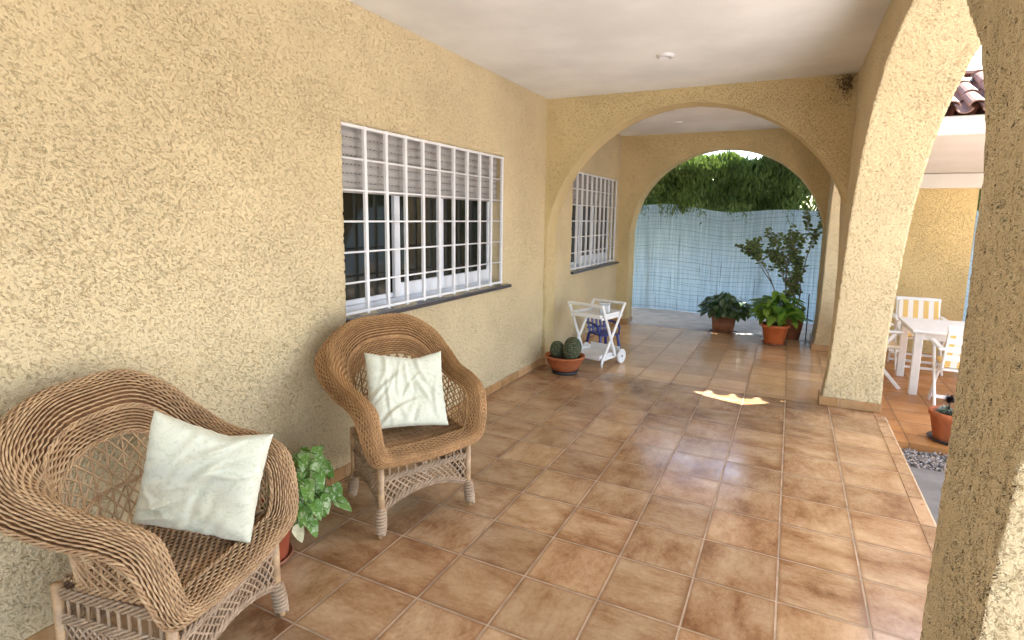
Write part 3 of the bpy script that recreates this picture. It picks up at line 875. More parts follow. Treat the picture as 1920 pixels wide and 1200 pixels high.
def roll_pt(t, v):
    I, Mm, O = catmull(FI, t), catmull(FM, t), catmull(FO, t)
    return I * ((1 - v) * (1 - 2 * v)) + Mm * (4 * v * (1 - v)) + O * (v * (2 * v - 1))
def roll_nrm(t, v):
    e = .02
    a = roll_pt(t + e, v) - roll_pt(t - e, v); b = roll_pt(t, min(1, v + .03)) - roll_pt(t, max(0, v - .03))
    nn = a.cross(b)
    if nn.length < 1e-9: return V(0, 0, 1)
    nn.normalize(); return nn
# even arc-length parameters along the crest
ts = [0.0]; acc = [0.0]
for i in range(1, 1001):
    t = 20 * i / 1000; ts.append(t); acc.append(acc[-1] + (catmull(FM, t) - catmull(FM, ts[-2])).length)
ROLL_L = acc[-1]
def t_of(s):
    lo, hi = 0, 1000
    while hi - lo > 1:
        mid = (lo + hi) // 2
        if acc[mid] < s: lo = mid
        else: hi = mid
    q = (s - acc[lo]) / max(1e-9, acc[hi] - acc[lo])
    return ts[lo] + (ts[hi] - ts[lo]) * q
def weave(mb, pt, nrm, smax, tof, nv, stake, r, amp, v0=0.0, v1=1.0, sub=3, sides=5, sgn=1, flat=1.0):
    ns = int(smax / stake * sub)
    for j in range(nv):
        v = v0 + (v1 - v0) * (j + .5) / nv
        pts = []
        for i in range(ns + 1):
            s = smax * i / ns; t = tof(s)
            p = pt(t, v); nn = nrm(t, v) * sgn
            pts.append(p + nn * (amp * math.sin(PI * s / stake + PI * (j % 2)) + amp * .6))
        mb.tube(pts, r, sides)
LAT = {10: V(-.222, 0, .80), 11: V(-.212, .12, .782), 12: V(-.18, .21, .715), 13: V(-.11, .257, .665)}
def edge_pt(t):
    """upper edge of the open lattice wall (t in key index, 4..16)"""
    P = []
    for k in range(0, 21):
        kk = k if k >= 10 else 20 - k
        q = LAT.get(kk, FI[kk])
        P.append(V(q.x, q.y if k >= 10 else -q.y, q.z))
    return catmull(P, t)
BOT = [V(-.195, 0, .425), V(-.19, .10, .425), V(-.16, .19, .425), V(-.09, .235, .425), (V(0, .245, .425)), V(.12, .25, .425), V(.2, .25, .43)]
def base_pt(t):
    P = []
    for k in range(4, 17):
        kk = abs(k - 10); q = BOT[kk]; P.append(V(q.x, q.y if k >= 10 else -q.y, q.z))
    return catmull(P, t - 4)

def braid(mb, pts, r=.0055, rad=.007, turns=26, strands=3):
    pts = [Vector(p) for p in pts]
    L = sum((pts[i + 1] - pts[i]).length for i in range(len(pts) - 1))
    n_ = max(12, int(L / .012))
    def at(u):
        d = u * L; i = 0
        while i < len(pts) - 2 and d > (pts[i + 1] - pts[i]).length:
            d -= (pts[i + 1] - pts[i]).length; i += 1
        e = pts[i + 1] - pts[i]; return pts[i] + e * (d / max(1e-9, e.length)), e.normalized()
    for k in range(strands):
        q = []
        for i in range(n_ + 1):
            u = i / n_; p, t = at(u); a = t.cross(V(0, 0, 1))
            if a.length < 1e-4: a = V(1, 0, 0)
            a.normalize(); b = a.cross(t); ph = 2 * PI * (L * u / .075 + k / strands)
            q.append(p + a * rad * math.cos(ph) + b * rad * 1.3 * math.sin(ph))
        mb.tube(q, r, 5)

def armchair(label, loc, rz, wk):
    root = thing('wicker_armchair', label, 'armchair', loc, rz, 'wicker armchairs along the house wall')
    # rolled border: woven skin over a dark core
    b = MB()
    weave(b, roll_pt, roll_nrm, ROLL_L, t_of, 23, .021, .0033, .0034, sub=4)
    # braided finishing edges
    for v in (0.0, 1.0):
        braid(b, [roll_pt(20 * i / 160, v) for i in range(161)], .0042, .0048)
    rim = b.build('woven_rim', wk, root)
    b = MB(); b.grid(lambda a, c: roll_pt(20 * a, c) - roll_nrm(20 * a, c) * .005, 200, 12); b.build('rim_core', M['wick_back'], rim)
    # close-woven upper part of the back
    def band(t, v): return edge_pt(t).lerp(catmull(FI, t), v)
    def bnrm(t, v): return V(1, 0, 0) if abs(t - 10) < 2 else V(.6, -.8 if t > 10 else .8, 0)
    b = MB(); s0 = 6.9; s1 = 13.1
    weave(b, band, bnrm, 1.02, lambda s: s0 + (s1 - s0) * s / 1.02, 8, .020, .0038, .0028, sub=4)
    pts = [edge_pt(s0 + (s1 - s0) * i / 60) + V(.004, 0, 0) for i in range(61)]
    braid(b, pts, .0036, .0042)
    bk = b.build('backrest', wk, root)
    b = MB(); b.grid(lambda a, c: band(s0 + (s1 - s0) * a, c) - bnrm(s0 + (s1 - s0) * a, c) * .003, 60, 6); b.build('backrest_core', M['wick_back'], bk)
    # open lattice round the sides and back
    b = MB()
    def lw(t, v): return base_pt(t).lerp(edge_pt(t), v)
    for k in range(-12, 42):
        for sg in (1, -1):
            pts = []
            for i in range(13):
                v = i / 12; h = (edge_pt(10).z - .425) if False else 1
                t = 4 + 12 * k / 30 + sg * v * 2.6 + (0 if sg > 0 else 2.6)
                if 4 <= t <= 16:
                    p = lw(t, v); pts.append(p + (V(p.x, p.y, 0).normalized() * .0025 * sg))
            if len(pts) >= 2: b.tube(pts, .0034, 5)
    for k in range(25):
        t = 4 + .5 * k
        b.tube([lw(t, v / 6) for v in range(7)], .0036, 5)
    braid(b, [lw(4.1 + 11.8 * i / 50, .02) for i in range(51)])
    braid(b, [lw(6.2 + 7.6 * i / 50, .46 + .05 * math.cos((i / 50 - .5) * PI)) for i in range(51)], .0035, .004)
    b.build('lattice', wk, root)
    # seat
    def hw_(x): return .205 + (.25 - .205) * (x + .2) / .42
    b = MB()
    for j in range(38):
        x = -.20 + .425 * j / 37; pts = []
        for i in range(73):
            q = -1 + 2 * i / 72; yy = q * hw_(x)
            z = .424 - .016 * (1 - q * q) * math.cos((x - .02) * 4) + .0038 * math.sin(PI * i / 3 * 1.0 + PI * (j % 2))
            pts.append((x, yy, z))
        b.tube(pts, .0043, 5)
    seat = b.build('seat', wk, root)
    b = MB(); b.grid(lambda a, c: (-.20 + .425 * a, (2 * c - 1) * hw_(-.2 + .425 * a), .4205 - .016 * (1 - (2 * c - 1) ** 2) * math.cos((-.2 + .425 * a - .02) * 4)), 20, 20); b.build('seat_core', M['wick_back'], seat)
    # skirt below the seat
    cor = {'fr': V(.225, -.252, 0), 'fl': V(.225, .252, 0), 'rl': V(-.215, .212, 0), 'rr': V(-.215, -.212, 0)}
    b = MB()
    for a_, c_ in (('fr', 'fl'), ('fl', 'rl'), ('rl', 'rr'), ('rr', 'fr')):
        A, B = cor[a_], cor[c_]
        P = lambda u, z: A.lerp(B, u) + V(0, 0, z)
        arch = lambda u: .135 + .075 * math.sin(PI * u) ** .8
        braid(b, [P(i / 30, .385) for i in range(31)], .006, .007)
        braid(b, [P(i / 30, .372) for i in range(31)], .005, .006)
        braid(b, [P(i / 30, .298) for i in range(31)], .0055, .006)
        braid(b, [P(i / 30, .286) for i in range(31)], .005, .006)
        braid(b, [P(i / 30, arch(i / 30)) for i in range(31)], .006, .007)
        braid(b, [P(i / 30, arch(i / 30) - .014) for i in range(31)], .005, .006)
        ns = 11
        for i in range(1, ns):
            b.tube([P(i / ns, .292), P(i / ns, .38)], .0055, 6)
        nl = 15
        for i in range(-4, nl + 1):
            for sg in (0, 1):
                u0 = i / nl; u1 = u0 + .2
                ua, ub = (u0, u1) if sg == 0 else (u1, u0)
                pts = []
                for k in range(9):
                    u_ = ub + (ua - ub) * k / 8
                    if -.001 <= u_ <= 1.001:
                        z = arch(u_) + (.29 - arch(u_)) * k / 8
                        pts.append(P(u_, z) + V(0, 0, 0))
                if len(pts) > 1: b.tube(pts, .0042, 5)
    b.build('skirt', M['wick_pale'], root)
    for k_, p in cor.items():
        sx = 1 if p.x > 0 else -1; sy = 1 if p.y > 0 else -1
        foot = p + V(.012 * sx, .012 * sy, 0)
        b = MB(); b.tube([foot + V(0, 0, .001), foot + V(0, 0, .012), p + V(0, 0, .14), p + V(0, 0, .41)], [.012, .0145, .0165, .0165], 12)
        leg = b.build('leg', M['post_cane'], root)
        b = MB(); pts = []; rad = []
        for i in range(8 * 14 + 1):
            u_ = i / (8 * 14); z = .02 + .125 * u_; c0 = foot.lerp(p, z / .14); a = u_ * 2 * PI * 8
            rr_ = .013 + .010 * math.sin(PI * min(1, .25 + .6 * u_))
            pts.append(c0 + V(rr_ * math.cos(a), rr_ * math.sin(a), z)); rad.append(.0078)
        b.tube(pts, rad, 6)
        b.build('leg_wrap', M['wick_pale'], leg)
    return root
ch1 = armchair('weathered wicker armchair in the near corner, cushion slumped to one side', (.469, -1.648, 0), R(16.6), M['wick_a'])
ch2 = armchair('honey brown wicker armchair standing under the larger window', (.514, -.397, 0), R(-25.3), M['wick_b'])

# ------------------------------------------------------------------ cushions
def cushion(label, loc, eul, size, seed, thick=.11):
    rs = np.random.default_rng(seed)
    cr = []
    for k in range(20):
        an = rs.normal(.65 if seed % 2 else 1.35, .45); cx_, cy_ = rs.uniform(-.7, .7), rs.uniform(-.8, .8)
        cr.append((an, cx_, cy_, rs.uniform(.25, .75), rs.uniform(.035, .085), rs.uniform(-1, 1), rs.uniform(-.5, .5)))
    N = 80; m = MB()
    def surf(side):
        vs = []
        for i in range(N + 1):
            for j in range(N + 1):
                a = i / N * 2 - 1; b = j / N * 2 - 1
                pin = 1 - .055 * (1 - b * b) * abs(a) ** 3 ; pin2 = 1 - .055 * (1 - a * a) * abs(b) ** 3
                x = a * pin * size / 2 ; y = b * pin2 * size / 2 - size * .055 * (1 - a * a) * ((b + 1) / 2) ** 2 - size * .03 * math.exp(-((a - .25) / .3) ** 2) * ((b + 1) / 2) ** 3
                e = (1 - a ** 4) * (1 - b ** 4)
                t = thick / 2 * max(0, e) ** .42 * (1 - .30 * math.exp(-((a - .1) ** 2 + (b + .15) ** 2) / .16))
                wr = 0
                for (an, cx_, cy_, ln, wd, am, cv) in cr:
                    u_ = (a - cx_) * math.cos(an) + (b - cy_) * math.sin(an); w_ = -(a - cx_) * math.sin(an) + (b - cy_) * math.cos(an) + cv * u_ * u_
                    wr += am * math.exp(-(u_ / ln) ** 2) * (math.exp(-(w_ / wd) ** 2) - .7 * math.exp(-((w_ - 1.6 * wd) / (1.3 * wd)) ** 2))
                wr += .25 * math.sin(7 * a + 3 * math.sin(3 * b + seed)) * math.sin(5 * b + 1.3)
                wr *= .0135 * max(0, e) ** .25
                gather = .0022 * math.sin(23 * a + 2 * math.sin(5 * a)) * abs(b) ** 5 + .0022 * math.sin(19 * b + 2 * math.sin(4 * b)) * abs(a) ** 5
                sag = -.03 * (1 - a * a) * (b - 1) * 0
                vs.append((x, y, side * (t + wr * (1 if side > 0 else .6)) + gather * (1 - abs(side) * 0)))
        return vs
    up = surf(1); dn = surf(-1)
    # join on the rim
    fs = [(i * (N + 1) + j, (i + 1) * (N + 1) + j, (i + 1) * (N + 1) + j + 1, i * (N + 1) + j + 1) for i in range(N) for j in range(N)]
    m.add(up, fs)
    m.add(dn, [tuple(reversed(f_)) for f_ in fs])
    o = m.build('cushion', M['cushion'], weld=.0015)
    o.location = loc; o.rotation_euler = eul
    return tag(o, label, 'cushion', 'pale cushions on the wicker armchairs')
cushion('pale floral cushion slumped in the nearer, weathered wicker armchair', (.548, -1.565, .662), (1.523, .219, .511), .405, 21)
cushion('pale floral cushion propped upright in the wicker armchair under the window', (.535, -.418, .657), (.989, .062, .855), .42, 22)

# ------------------------------------------------------------------ pots and plants
def pot(parent, name, r0, r1, h, mat, rim=.012, rimh=.03, saucer=None, soil=True):
    m = MB(); rr_ = r1 + rim
    m.lathe([(0.001, .0), (r0 * .97, 0), (r0, .006), (r1, h - rimh), (rr_, h - rimh + .004), (rr_, h - .004), (rr_ - .004, h), (r1 - .010, h), (r1 - .016, h - .02), (r1 - .02, h - .05), (.001, h - .05)], 36)
    p = m.build(name, mat, parent)
    if soil:
        s = MB(); s.lathe([(.001, h - .049), (r1 - .021, h - .049), (r1 - .019, h - .03), (r1 * .5, h - .02), (.001, h - .018)], 28); s.build('soil', M['soil'], parent)
    if saucer:
        s = MB(); s.lathe([(.001, 0), (saucer * .86, 0), (saucer, .026), (saucer - .006, .028), (saucer * .84, .009), (.001, .009)], 32)
        so_ = s.build('saucer', M['terra_brown'] if mat is not M['terra'] else M['iron'], parent)
    return p

# plant between the chairs
pl = thing('potted_arrowhead_vine', 'variegated arrowhead vine in a red clay pot between the wicker armchairs', 'potted plant', (.26, -1.11, 0))
pot(pl, 'pot', .095, .125, .23, M['terra_red'], saucer=.12)
rr = random.Random(17); b = MB(); st = MB()
for i in range(66):
    while True:
        q = V(rr.uniform(-1, 1), rr.uniform(-1, 1), rr.uniform(-1, 1))
        if .25 < q.length < 1: break
    p2 = V(.06 + .13 * q.x, .21 + .155 * q.y, .27 + .185 * q.z)
    if p2.z < .2: p2.x += .05
    p0 = V(rr.uniform(-.04, .04), rr.uniform(-.02, .05), .2)
    p1 = p0.lerp(p2, .55); p1.z = max(p1.z, p2.z) + rr.uniform(.02, .07)
    st.tube([p0, p0.lerp(p1, .6) + V(0, 0, .02), p1, p1.lerp(p2, .6) + V(0, 0, .008), p2], [.003, .003, .0025, .002, .002], 5)
    d = V(.35 + q.x * .7 + rr.uniform(-.35, .35), -.15 + q.y * .7 + rr.uniform(-.35, .35), -rr.uniform(.15, 1.0))
    b.leaf(p2 - d.normalized() * .04, d, V(.8 + .5 * q.x, -.6 + .5 * q.y, 1.1), rr.uniform(.085, .125), rr.uniform(.055, .082), rr.uniform(.3, 1.0), .22, 'heart', 6)
b.build('leaves', M['leaf_var'], pl); st.build('stems', M['stem_green'], pl)
b = MB(); b.leaf(V(.10, .09, .15), V(.3, .15, -1), V(1, -.4, .2), .10, .07, .3, .2, 'heart', 6); tag(b.build('dry_leaf', M['leaf_dry'], pl))

# cactus bowl
cb = thing('cactus_bowl', 'terracotta bowl with three round cacti at the foot of the arch', 'potted cactus', (.33, 2.44, 0))
m = MB(); m.lathe([(.001, .03), (.11, .03), (.125, .036), (.17, .10), (.195, .165), (.203, .168), (.203, .185), (.193, .187), (.18, .16), (.001, .155)], 40); m.build('bowl', M['terra'], cb)
m = MB(); m.lathe([(.001, 0), (.125, 0), (.14, .03), (.132, .031), (.12, .012), (.001, .012)], 36); m.build('saucer', M['iron'], cb)
m = MB(); m.lathe([(.001, .156), (.17, .156), (.17, .16), (.08, .172), (.001, .175)], 28); m.build('soil', M['soil'], cb)
for (cx_, cy_, rx, hz) in ((-.075, -.03, .068, .175), (.065, .045, .085, .215), (.085, -.055, .078, .20)):
    m = MB(); NR = 96; NV = 18; ribs = 16
    vs = []
    for i in range(NV + 1):
        ph = PI * i / NV
        for k in range(NR):
            a = 2 * PI * k / NR
            rad = rx * math.sin(ph) ** .8 * (1 + .07 * math.cos(ribs * a)) if 0 < i < NV else .002
            z = .15 + hz * (1 - math.cos(ph)) / 2 - (.012 if i == NV else 0)
            vs.append((cx_ + rad * math.cos(a), cy_ + rad * math.sin(a), z))
    m.add(vs, [(i * NR + k, i * NR + (k + 1) % NR, (i + 1) * NR + (k + 1) % NR, (i + 1) * NR + k) for i in range(NV) for k in range(NR)])
    m.build('cactus', M['cactus'], cb)

# leafy pots at the far arch
def leafy(root, mat, n_, R0, zc, zr, L, Wd, seed, shape='oval', droop=.8, stems=True, upb=.5, fill=.35):
    rr = random.Random(seed); b = MB(); s = MB()
    for i in range(n_):
        an = rr.uniform(0, 2 * PI); el = math.asin(rr.uniform(-.25, 1.0)); q = rr.uniform(fill, 1.0) ** .5
        p = V(R0 * q * math.cos(el) * math.cos(an), R0 * q * math.cos(el) * math.sin(an), zc + zr * q * math.sin(el))
        d = V(math.cos(an) + rr.uniform(-.4, .4), math.sin(an) + rr.uniform(-.4, .4), rr.uniform(-droop, upb))
        b.leaf(p - d.normalized() * L * .4, d, V(math.cos(an) * .4, math.sin(an) * .4 - .2, 1), L * rr.uniform(.7, 1.15), Wd * rr.uniform(.75, 1.15), rr.uniform(.2, 1.0), .2, shape, 5)
        if stems and i % 2 == 0: s.tube([V(p.x * .15, p.y * .15, zc - zr * .8), V(p.x * .6, p.y * .6, zc - .02), p - d.normalized() * L * .35], [.0035, .003, .002], 5)
    b.build('leaves', mat, root)
    if stems: s.build('stems', M['stem_green'], root)
p1 = thing('potted_plant', 'dark leafy plant spilling over a brown square-sided pot, by the blue fence', 'potted plant', (1.53, 5.60, -.035), group='potted plants at the far arch')
m = MB()   # trough pot with four slightly flared sides
for (z0_, z1_, r0, r1) in ((.0, .235, .140, .165), (.235, .265, .178, .180)):
    pr = []
    for (z, r_) in ((z0_, r0), (z1_, r1)):
        for k in range(28):
            a = 2 * PI * k / 28; c, s = math.cos(a), math.sin(a); sq = 1 / max(abs(c), abs(s)) ** .72
            pr.append((r_ * c * sq, r_ * s * sq, z))
    m.add(pr, [(k, (k + 1) % 28, 28 + (k + 1) % 28, 28 + k) for k in range(28)] + [tuple(range(27, -1, -1)), tuple(range(28, 56))])
m.build('pot', M['terra_brown'], p1)
m = MB(); m.lathe([(.001, -.0), (.175, 0), (.19, .022), (.001, .022)], 32); m.build('saucer', M['iron'], p1)
leafy(p1, M['leaf_dark'], 230, .345, .33, .235, .13, .085, 3, 'oval', 1.3, True, .2, .5)
p2 = thing('potted_plant', 'bright green broad-leaved plant in an orange plastic pot with saucer', 'potted plant', (2.21, 4.99, 0), group='potted plants at the far arch')
pot(p2, 'pot', .115, .155, .265, M['terra_bright'], rim=.018, rimh=.04, saucer=.15)
leafy(p2, M['leaf_lime'], 130, .34, .40, .27, .20, .135, 5, 'heart', .7, True, .9, .3)
p3 = thing('potted_jade_tree', 'tall thin jade shrub with grey stems in a dark brown pot, against the pillar', 'potted plant', (2.40, 5.52, -.035), group='potted plants at the far arch')
pot(p3, 'pot', .105, .155, .33, M['terra_brown'], rim=.006, rimh=.02, saucer=None)
rr = random.Random(31); st = MB(); b = MB()
def twig(p, d, L, r_, lev):
    pts = [p]; q = p.copy(); dd = d.normalized()
    for i in range(4):
        dd = (dd + V(rr.uniform(-.18, .18), rr.uniform(-.18, .18), rr.uniform(-.02, .16))).normalized(); q = q + dd * L / 4; pts.append(q.copy())
    st.tube(pts, [r_ * (1 - .13 * i) for i in range(5)], 6)
    if lev >= 2:
        for i in range(1, 5):
            for k in range(4):
                an = rr.uniform(0, 6.3); o_ = V(math.cos(an), math.sin(an), rr.uniform(-.2, .7))
                b.leaf(pts[i] + o_ * .008, o_, V(rr.uniform(-.5, .5), -.9, .7), rr.uniform(.034, .058), rr.uniform(.028, .042), .3, .15, 'round', 4)
    if lev < 3:
        for k in range(3 if lev else 2):
            i = rr.choice((2, 3, 4)); an = rr.uniform(0, 6.3)
            twig(pts[i], dd + V(math.cos(an) * .75, math.sin(an) * .6, .1), L * .62, r_ * .62, lev + 1)
for (ax_, ay_, L) in ((-.30, -.1, .56), (-.08, .1, .70), (.08, -.1, .62), (.12, .05, .44), (-.2, -.05, .64), (-.26, 0, .36)):
    twig(V(ax_ * .2, ay_ * .2, .28), V(ax_, ay_, 1), L, .013, 0 if L > .55 else 1)
st.build('stems', M['stem_grey'], p3); b.build('leaves', M['leaf_jade'], p3)
m = MB()
for i in range(70):
    an = rr.uniform(0, 6.3); m.leaf(V(.1 * math.cos(an), .1 * math.sin(an), .30 + rr.uniform(0, .22)), V(math.cos(an), math.sin(an), rr.uniform(-.6, .6)), V(0, -.3, 1), .07, .045, .5, .2, 'oval', 4)
m.build('low_leaves', M['leaf_dark'], p3)
m = MB(); m.tube([(2.585, 5.46, 0 - .03), (2.58, 5.46, .62)], .007, 8); m.tube([(2.58, 5.46, .33), (2.50, 5.46, .35)], .005, 6)
tag(m.build('iron_stake', M['iron']), 'thin dark iron stake beside the far pillar', 'stake')

p4 = thing('potted_succulent', 'grey-green succulents in a terracotta pot at the edge of the orange terrace', 'potted plant', (3.60, 2.76, -.20))
pot(p4, 'pot', .105, .145, .25, M['terra'], rim=.010, rimh=.04, saucer=.15)
rr = random.Random(8); b = MB()
for (cx_, cy_, s) in ((-.07, -.03, .05), (.0, -.06, .055), (.06, .01, .05), (-.03, .05, .05), (.07, -.07, .04)):
    for i in range(26):
        an = i * 2.4; q = (i / 26) ** .6
        b.leaf(V(cx_ + .006 * math.cos(an), cy_ + .006 * math.sin(an), .225 + .03 * (1 - q)), V(math.cos(an), math.sin(an), 1.3 - 1.3 * q), V(-math.cos(an), -math.sin(an), .6), s * (.7 + .6 * q), .022, -.4, .3, 'oval', 4)
b.build('rosettes', M['succ'], p4)
b = MB()
b.tube([(-.03, -.0, .22), (-.025, -.01, .30), (-.03, -.02, .335)], .005, 6)
for i in range(44):
    an = i * 2.4; q = (i / 44) ** .6
    b.leaf(V(-.03, -.02, .335 + .02 * (1 - q)), V(math.cos(an), math.sin(an), 1.2 - 1.5 * q), V(-math.cos(an), -math.sin(an), .6), .05, .024, -.3, .3, 'oval', 4)
b.build('dark_rosette', plain('near black rosette', (.018, .012, .014), .4, .4), p4)
b = MB()
for i in range(26):
    an = i * 2.4; q = (i / 26) ** .5
    b.leaf(V(.055, -.03, .30), V(math.cos(an), math.sin(an), 1.2 - 1.3 * q), V(-math.cos(an), -math.sin(an), .6), .045, .03, -.3, .3, 'round', 4)
b.tube([(.05, -.02, .22), (.055, -.03, .30)], .004, 6)
b.build('white_flower', plain('white bloom', (.72, .68, .66), .6), p4)

# ------------------------------------------------------------------ drinks trolley and child's chair
tr = thing('drinks_trolley', 'white folding drinks trolley with crossed legs against the passage wall', 'trolley', (.453, 2.90, 0), R(76))
def tb(name, fn_, mat=None):
    m = MB(); fn_(m); return m.build(name, mat or M['white_plastic'], tr)
wy = .21       # half width; local +x points away along the wall
for sy in (-1, 1):
    y_ = sy * wy
    tb('crossed_leg', lambda m: m.bar((-.14, y_, .675), (.16, y_, .09), .036, .020, (0, 1, 0), .006))
    tb('crossed_leg', lambda m: m.bar((.34, y_ * .955, .655), (-.10, y_ * .955, .055), .036, .018, (0, 1, 0), .006))
    tb('side_rail', lambda m: m.bar((-.115, y_ * .90, .525), (.30, y_ * .90, .525), .022, .03, (0, 0, 1), .005))
    tb('side_rail', lambda m: m.bar((-.09, y_ * .90, .085), (.27, y_ * .90, .085), .022, .03, (0, 0, 1), .005))
tb('handle', lambda m: m.bar((-.145, -wy - .012, .668), (-.145, wy + .012, .668), .030, .030, (0, 0, 1), .008))
tb('handle', lambda m: m.bar((.335, -wy - .005, .65), (.335, wy + .005, .65), .028, .028, (0, 0, 1), .008))
def trayf(m):
    m.box((-.125, -wy + .035, .541), (.29, wy - .035, .549), .002)
    for (lo, hi) in (((-.14, -wy + .022, .530), (-.1251, wy - .022, .572)), ((.2901, -wy + .022, .530), (.305, wy - .022, .572)), ((-.125, -wy + .022, .5402), (.29, -wy + .0349, .572)), ((-.125, wy - .0349, .5402), (.29, wy - .022, .572))): m.box(lo, hi, .003)
tb('tray', trayf)
def shelff(m):
    m.box((-.11, -wy + .035, .101), (.09, wy - .035, .113), .003)
    for i in range(4): m.box((.105 + i * .045, -wy + .035, .101), (.135 + i * .045, wy - .035, .113), .003)
    for (lo, hi) in (((-.125, -wy + .022, .085), (-.1101, wy - .022, .135)), ((.2801, -wy + .022, .085), (.295, wy - .022, .17)), ((-.11, -wy + .022, .1005), (.28, -wy + .0349, .14)), ((-.11, wy - .0349, .1005), (.28, wy - .022, .14))): m.box(lo, hi, .003)
tb('lower_shelf', shelff)
for sy in (-1, 1):
    tb('foot', lambda m: m.tube([(-.10, sy * wy * .955, .058), (-.10, sy * wy * .955, .003)], [.013, .008], 10))
    def wf(m, y_=sy * (wy + .022)):
        prof = [(.001, -.010), (.055, -.011), (.066, -.014), (.074, -.014), (.079, -.009), (.079, .009), (.074, .014), (.066, .014), (.055, .011), (.001, .010)]
        k = 36; vs = []
        for (r_, o) in prof:
            for q in range(k):
                a = 2 * PI * q / k; vs.append((.25 + r_ * math.cos(a), y_ + o, .08 + r_ * math.sin(a)))
        m.add(vs, [(i * k + q, i * k + (q + 1) % k, (i + 1) * k + (q + 1) % k, (i + 1) * k + q) for i in range(len(prof) - 1) for q in range(k)])
    wh = tb('wheel', wf)
    hb = MB(); hb.tube([(.25, sy * (wy + .008), .08), (.25, sy * (wy + .036), .08)], .012, 12); hb.build('hub', M['iron'], wh)
def boxf(m):
    m.box((-.055, -.055, 0), (.055, .055, .105), .012); m.box((-.06, -.06, .1051), (.06, .06, .12), .006)
m = MB(); boxf(m); o = m.build('storage_box', M['frost']); o.location = (.56, 3.0, .549); o.rotation_euler.z = R(12)
tag(o, 'small frosted plastic box standing on the trolley tray', 'box')

bc = thing('child_chair', 'dark blue plastic child chair behind the white trolley', 'chair', (.36, 3.62, 0), R(-38))
def bcp(name, fn_):
    m = MB(); fn_(m); return m.build(name, M['blue_plastic'], bc)
bcp('seat', lambda m: m.box((-.13, -.13, .185), (.14, .13, .205), .008))
def backf(m):
    for i in range(5):
        y_ = -.11 + i * .055; m.bar((-.125, y_, .20), (-.175, y_ * 1.05, .41 - .02 * abs(i - 2)), .03, .012, (1, 0, 0), .004)
    m.bar((-.168, -.13, .40), (-.168, .13, .40), .03, .03, (0, 0, 1), .008); m.bar((-.14, -.135, .25), (-.14, .135, .25), .02, .02, (0, 0, 1), .004)
bcp('backrest', backf)
for sy in (-1, 1):
    bcp('armrest', lambda m, sy=sy: m.tube([(-.15, sy * .14, .31), (-.05, sy * .155, .325), (.07, sy * .155, .315), (.12, sy * .15, .28), (.125, sy * .14, .19)], [.012, .014, .014, .013, .012], 8))
    for sx in (-1, 1):
        bcp('leg', lambda m, sx=sx, sy=sy: m.bar((sx * .12, sy * .12, .195), (sx * .15, sy * .145, .0), .032, .028, (1, 0, 0), .006))

# ------------------------------------------------------------------ terrace furniture
ZT = -.20
tb_ = thing('terrace_table', 'white slatted terrace table beyond the pillar', 'table', (4.30, 4.50, ZT))
m = MB()
for i in range(7): m.box((-.80 + .001, -.45 + i * .1293, .66), (.80, -.45 + i * .1293 + .126, .688), .004)
m.build('tabletop', M['white_plastic'], tb_)
m = MB()
for y_ in (-.38, .38): m.box((-.72, y_ - .012, .59), (.72, y_ + .012, .659))
for x_ in (-.73, .73): m.box((x_ - .012, -.367, .59), (x_ + .012, .367, .659))
m.build('apron', M['white_plastic'], tb_)
for sx in (-1, 1):
    for sy in (-1, 1):
        m = MB(); m.bar((sx * .735, sy * .385, 0), (sx * .735, sy * .385, .659), .075, .055, (0, 1, 0), .005); m.build('leg', M['white_plastic'], tb_)

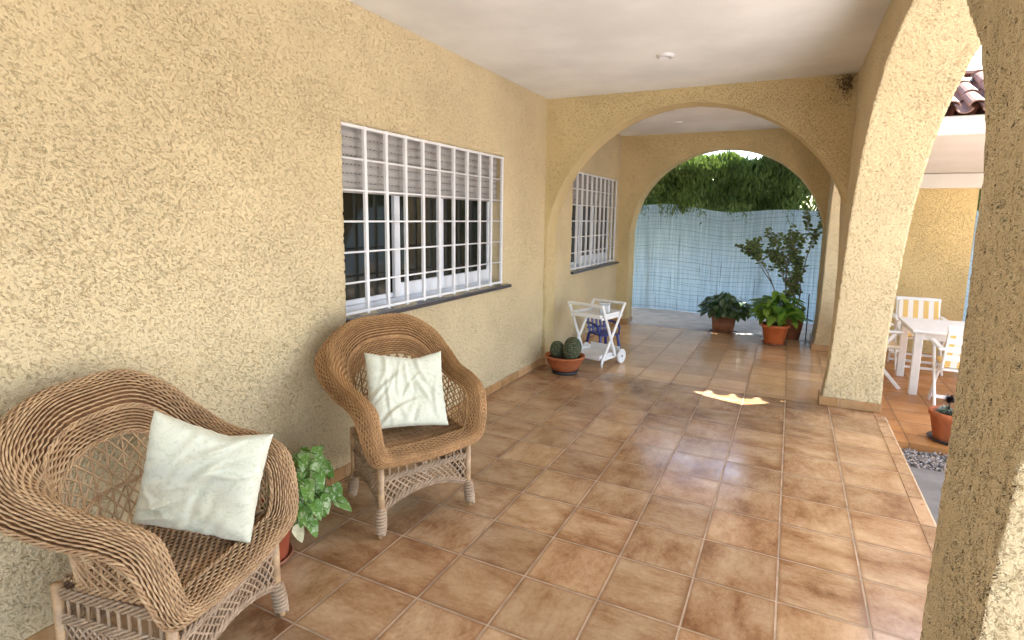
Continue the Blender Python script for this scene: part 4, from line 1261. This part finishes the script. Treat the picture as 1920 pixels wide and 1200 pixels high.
def folding_chair(label, loc, rz):
    """white folding armchair with a striped canvas pad; faces local +X"""
    root = thing('folding_chair', label, 'chair', loc, rz, 'white folding chairs round the terrace table')
    P = lambda name, fn_, mat=M['white_plastic']: (lambda m: (fn_(m), m.build(name, mat, root))[1])(MB())
    for sy in (-1, 1):
        y_ = sy * .25
        P('leg', lambda m: m.bar((.23, y_, .0), (-.17, y_, .60), .034, .024, (0, 1, 0), .004) if False else m.bar((-.25, y_, 0), (.16, y_, .61), .038, .022, (0, 1, 0), .005))
        P('leg', lambda m: m.bar((.25, y_ * .9, 0), (-.12, y_ * .9, .45), .036, .022, (0, 1, 0), .005))
        P('armrest', lambda m: m.box((-.26, y_ - .028, .61), (.24, y_ + .028, .634), .008))
        P('back_post', lambda m: m.bar((-.13, y_ * .86, .40), (-.28, y_ * .86, .83), .036, .022, (0, 1, 0), .005))
    def bs(m):
        for i in range(4):
            t = .30 + i * .2; x = -.13 - .15 * t; z = .40 + .43 * t
            m.bar((x, -.215, z), (x, .215, z), .012, .06, (-.3, 0, 1), .004)
        m.bar((-.282, -.235, .825), (-.282, .235, .825), .024, .05, (0, 0, 1), .008)
    P('backrest', bs)
    def ss(m):
        for i in range(7): m.box((-.18 + i * .06, -.215, .405), (-.18 + i * .06 + .05, .215, .423), .004)
    P('seat', ss)
    for (x_, yy_, z_) in ((-.15, .24, .145), (.20, .22, .06), (-.22, .24, .045)):
        P('stretcher', lambda m: m.bar((x_, -yy_, z_), (x_, yy_, z_), .022, .03, (0, 0, 1), .004))
    def pad(m):
        m.box((-.14, -.21, .424), (.24, .21, .462), .016)
        m.bar((-.125, 0, .45), (-.250, 0, .815), .42, .034, (1, 0, .3), .014)
    P('canvas_pad', pad, M['stripe'])
    return root
folding_chair('white folding chair with yellow striped pad at the far side of the table', (3.79, 5.36, ZT), R(-91))
folding_chair('white folding chair half hidden by the pale pillar, at the left end of the table', (3.21, 4.46, ZT), R(3))
folding_chair('white folding chair drawn up to the near side of the table, above the succulent pot', (3.90, 3.74, ZT), R(88))
folding_chair('white folding chair with yellow pad at the right-hand far corner of the table', (4.62, 5.36, ZT), R(-88))

# ------------------------------------------------------------------ small things on the ceiling
for (x, y_, lab) in ((1.401, 1.516, 'round white recessed ceiling lamp over the near bay of the porch'), (.966, 4.412, 'round white recessed ceiling lamp in the passage between the two arches')):
    t = thing('ceiling_lamp', lab, 'lamp', (x, y_, H), group='recessed ceiling lamps')
    m = MB(); m.lathe([(.034, -.012), (.040, -.022), (.058, -.016), (.062, -.002), (.062, 0), (.034, 0)], 28); m.build('rim', M['white_metal'], t)
    m = MB(); m.lathe([(.001, -.008), (.0335, -.008), (.0335, -.001), (.001, -.001)], 20); m.build('bulb', M['frost'], t)
m = MB(); rr = random.Random(12)
for i in range(120):
    a = V(2.655 - abs(rr.gauss(0, .06)), 2.575 - abs(rr.gauss(0, .02)), H - .02 - abs(rr.gauss(0, .085)))
    b_ = a + V(rr.gauss(0, .03), rr.gauss(0, .012), rr.gauss(0, .03))
    b_.y = min(b_.y, 2.595); b_.x = min(b_.x, 2.69); b_.z = min(b_.z, H - .004)
    m.tube([a, a.lerp(b_, .5) + V(rr.gauss(0, .006), 0, -.006), b_], rr.uniform(.0008, .0022), 4)
for i in range(60):
    a = V(2.66 - abs(rr.gauss(0, .05)), 2.585, H - .03 - abs(rr.gauss(0, .07))); s = rr.uniform(.003, .009)
    m.add([a + V(q.x * s, q.y * s * .6, q.z * s) for q in icv], icf, False)
tag(m.build('cobweb', M['cobweb']), 'dusty dark cobweb in the ceiling corner above the arch', 'cobweb')
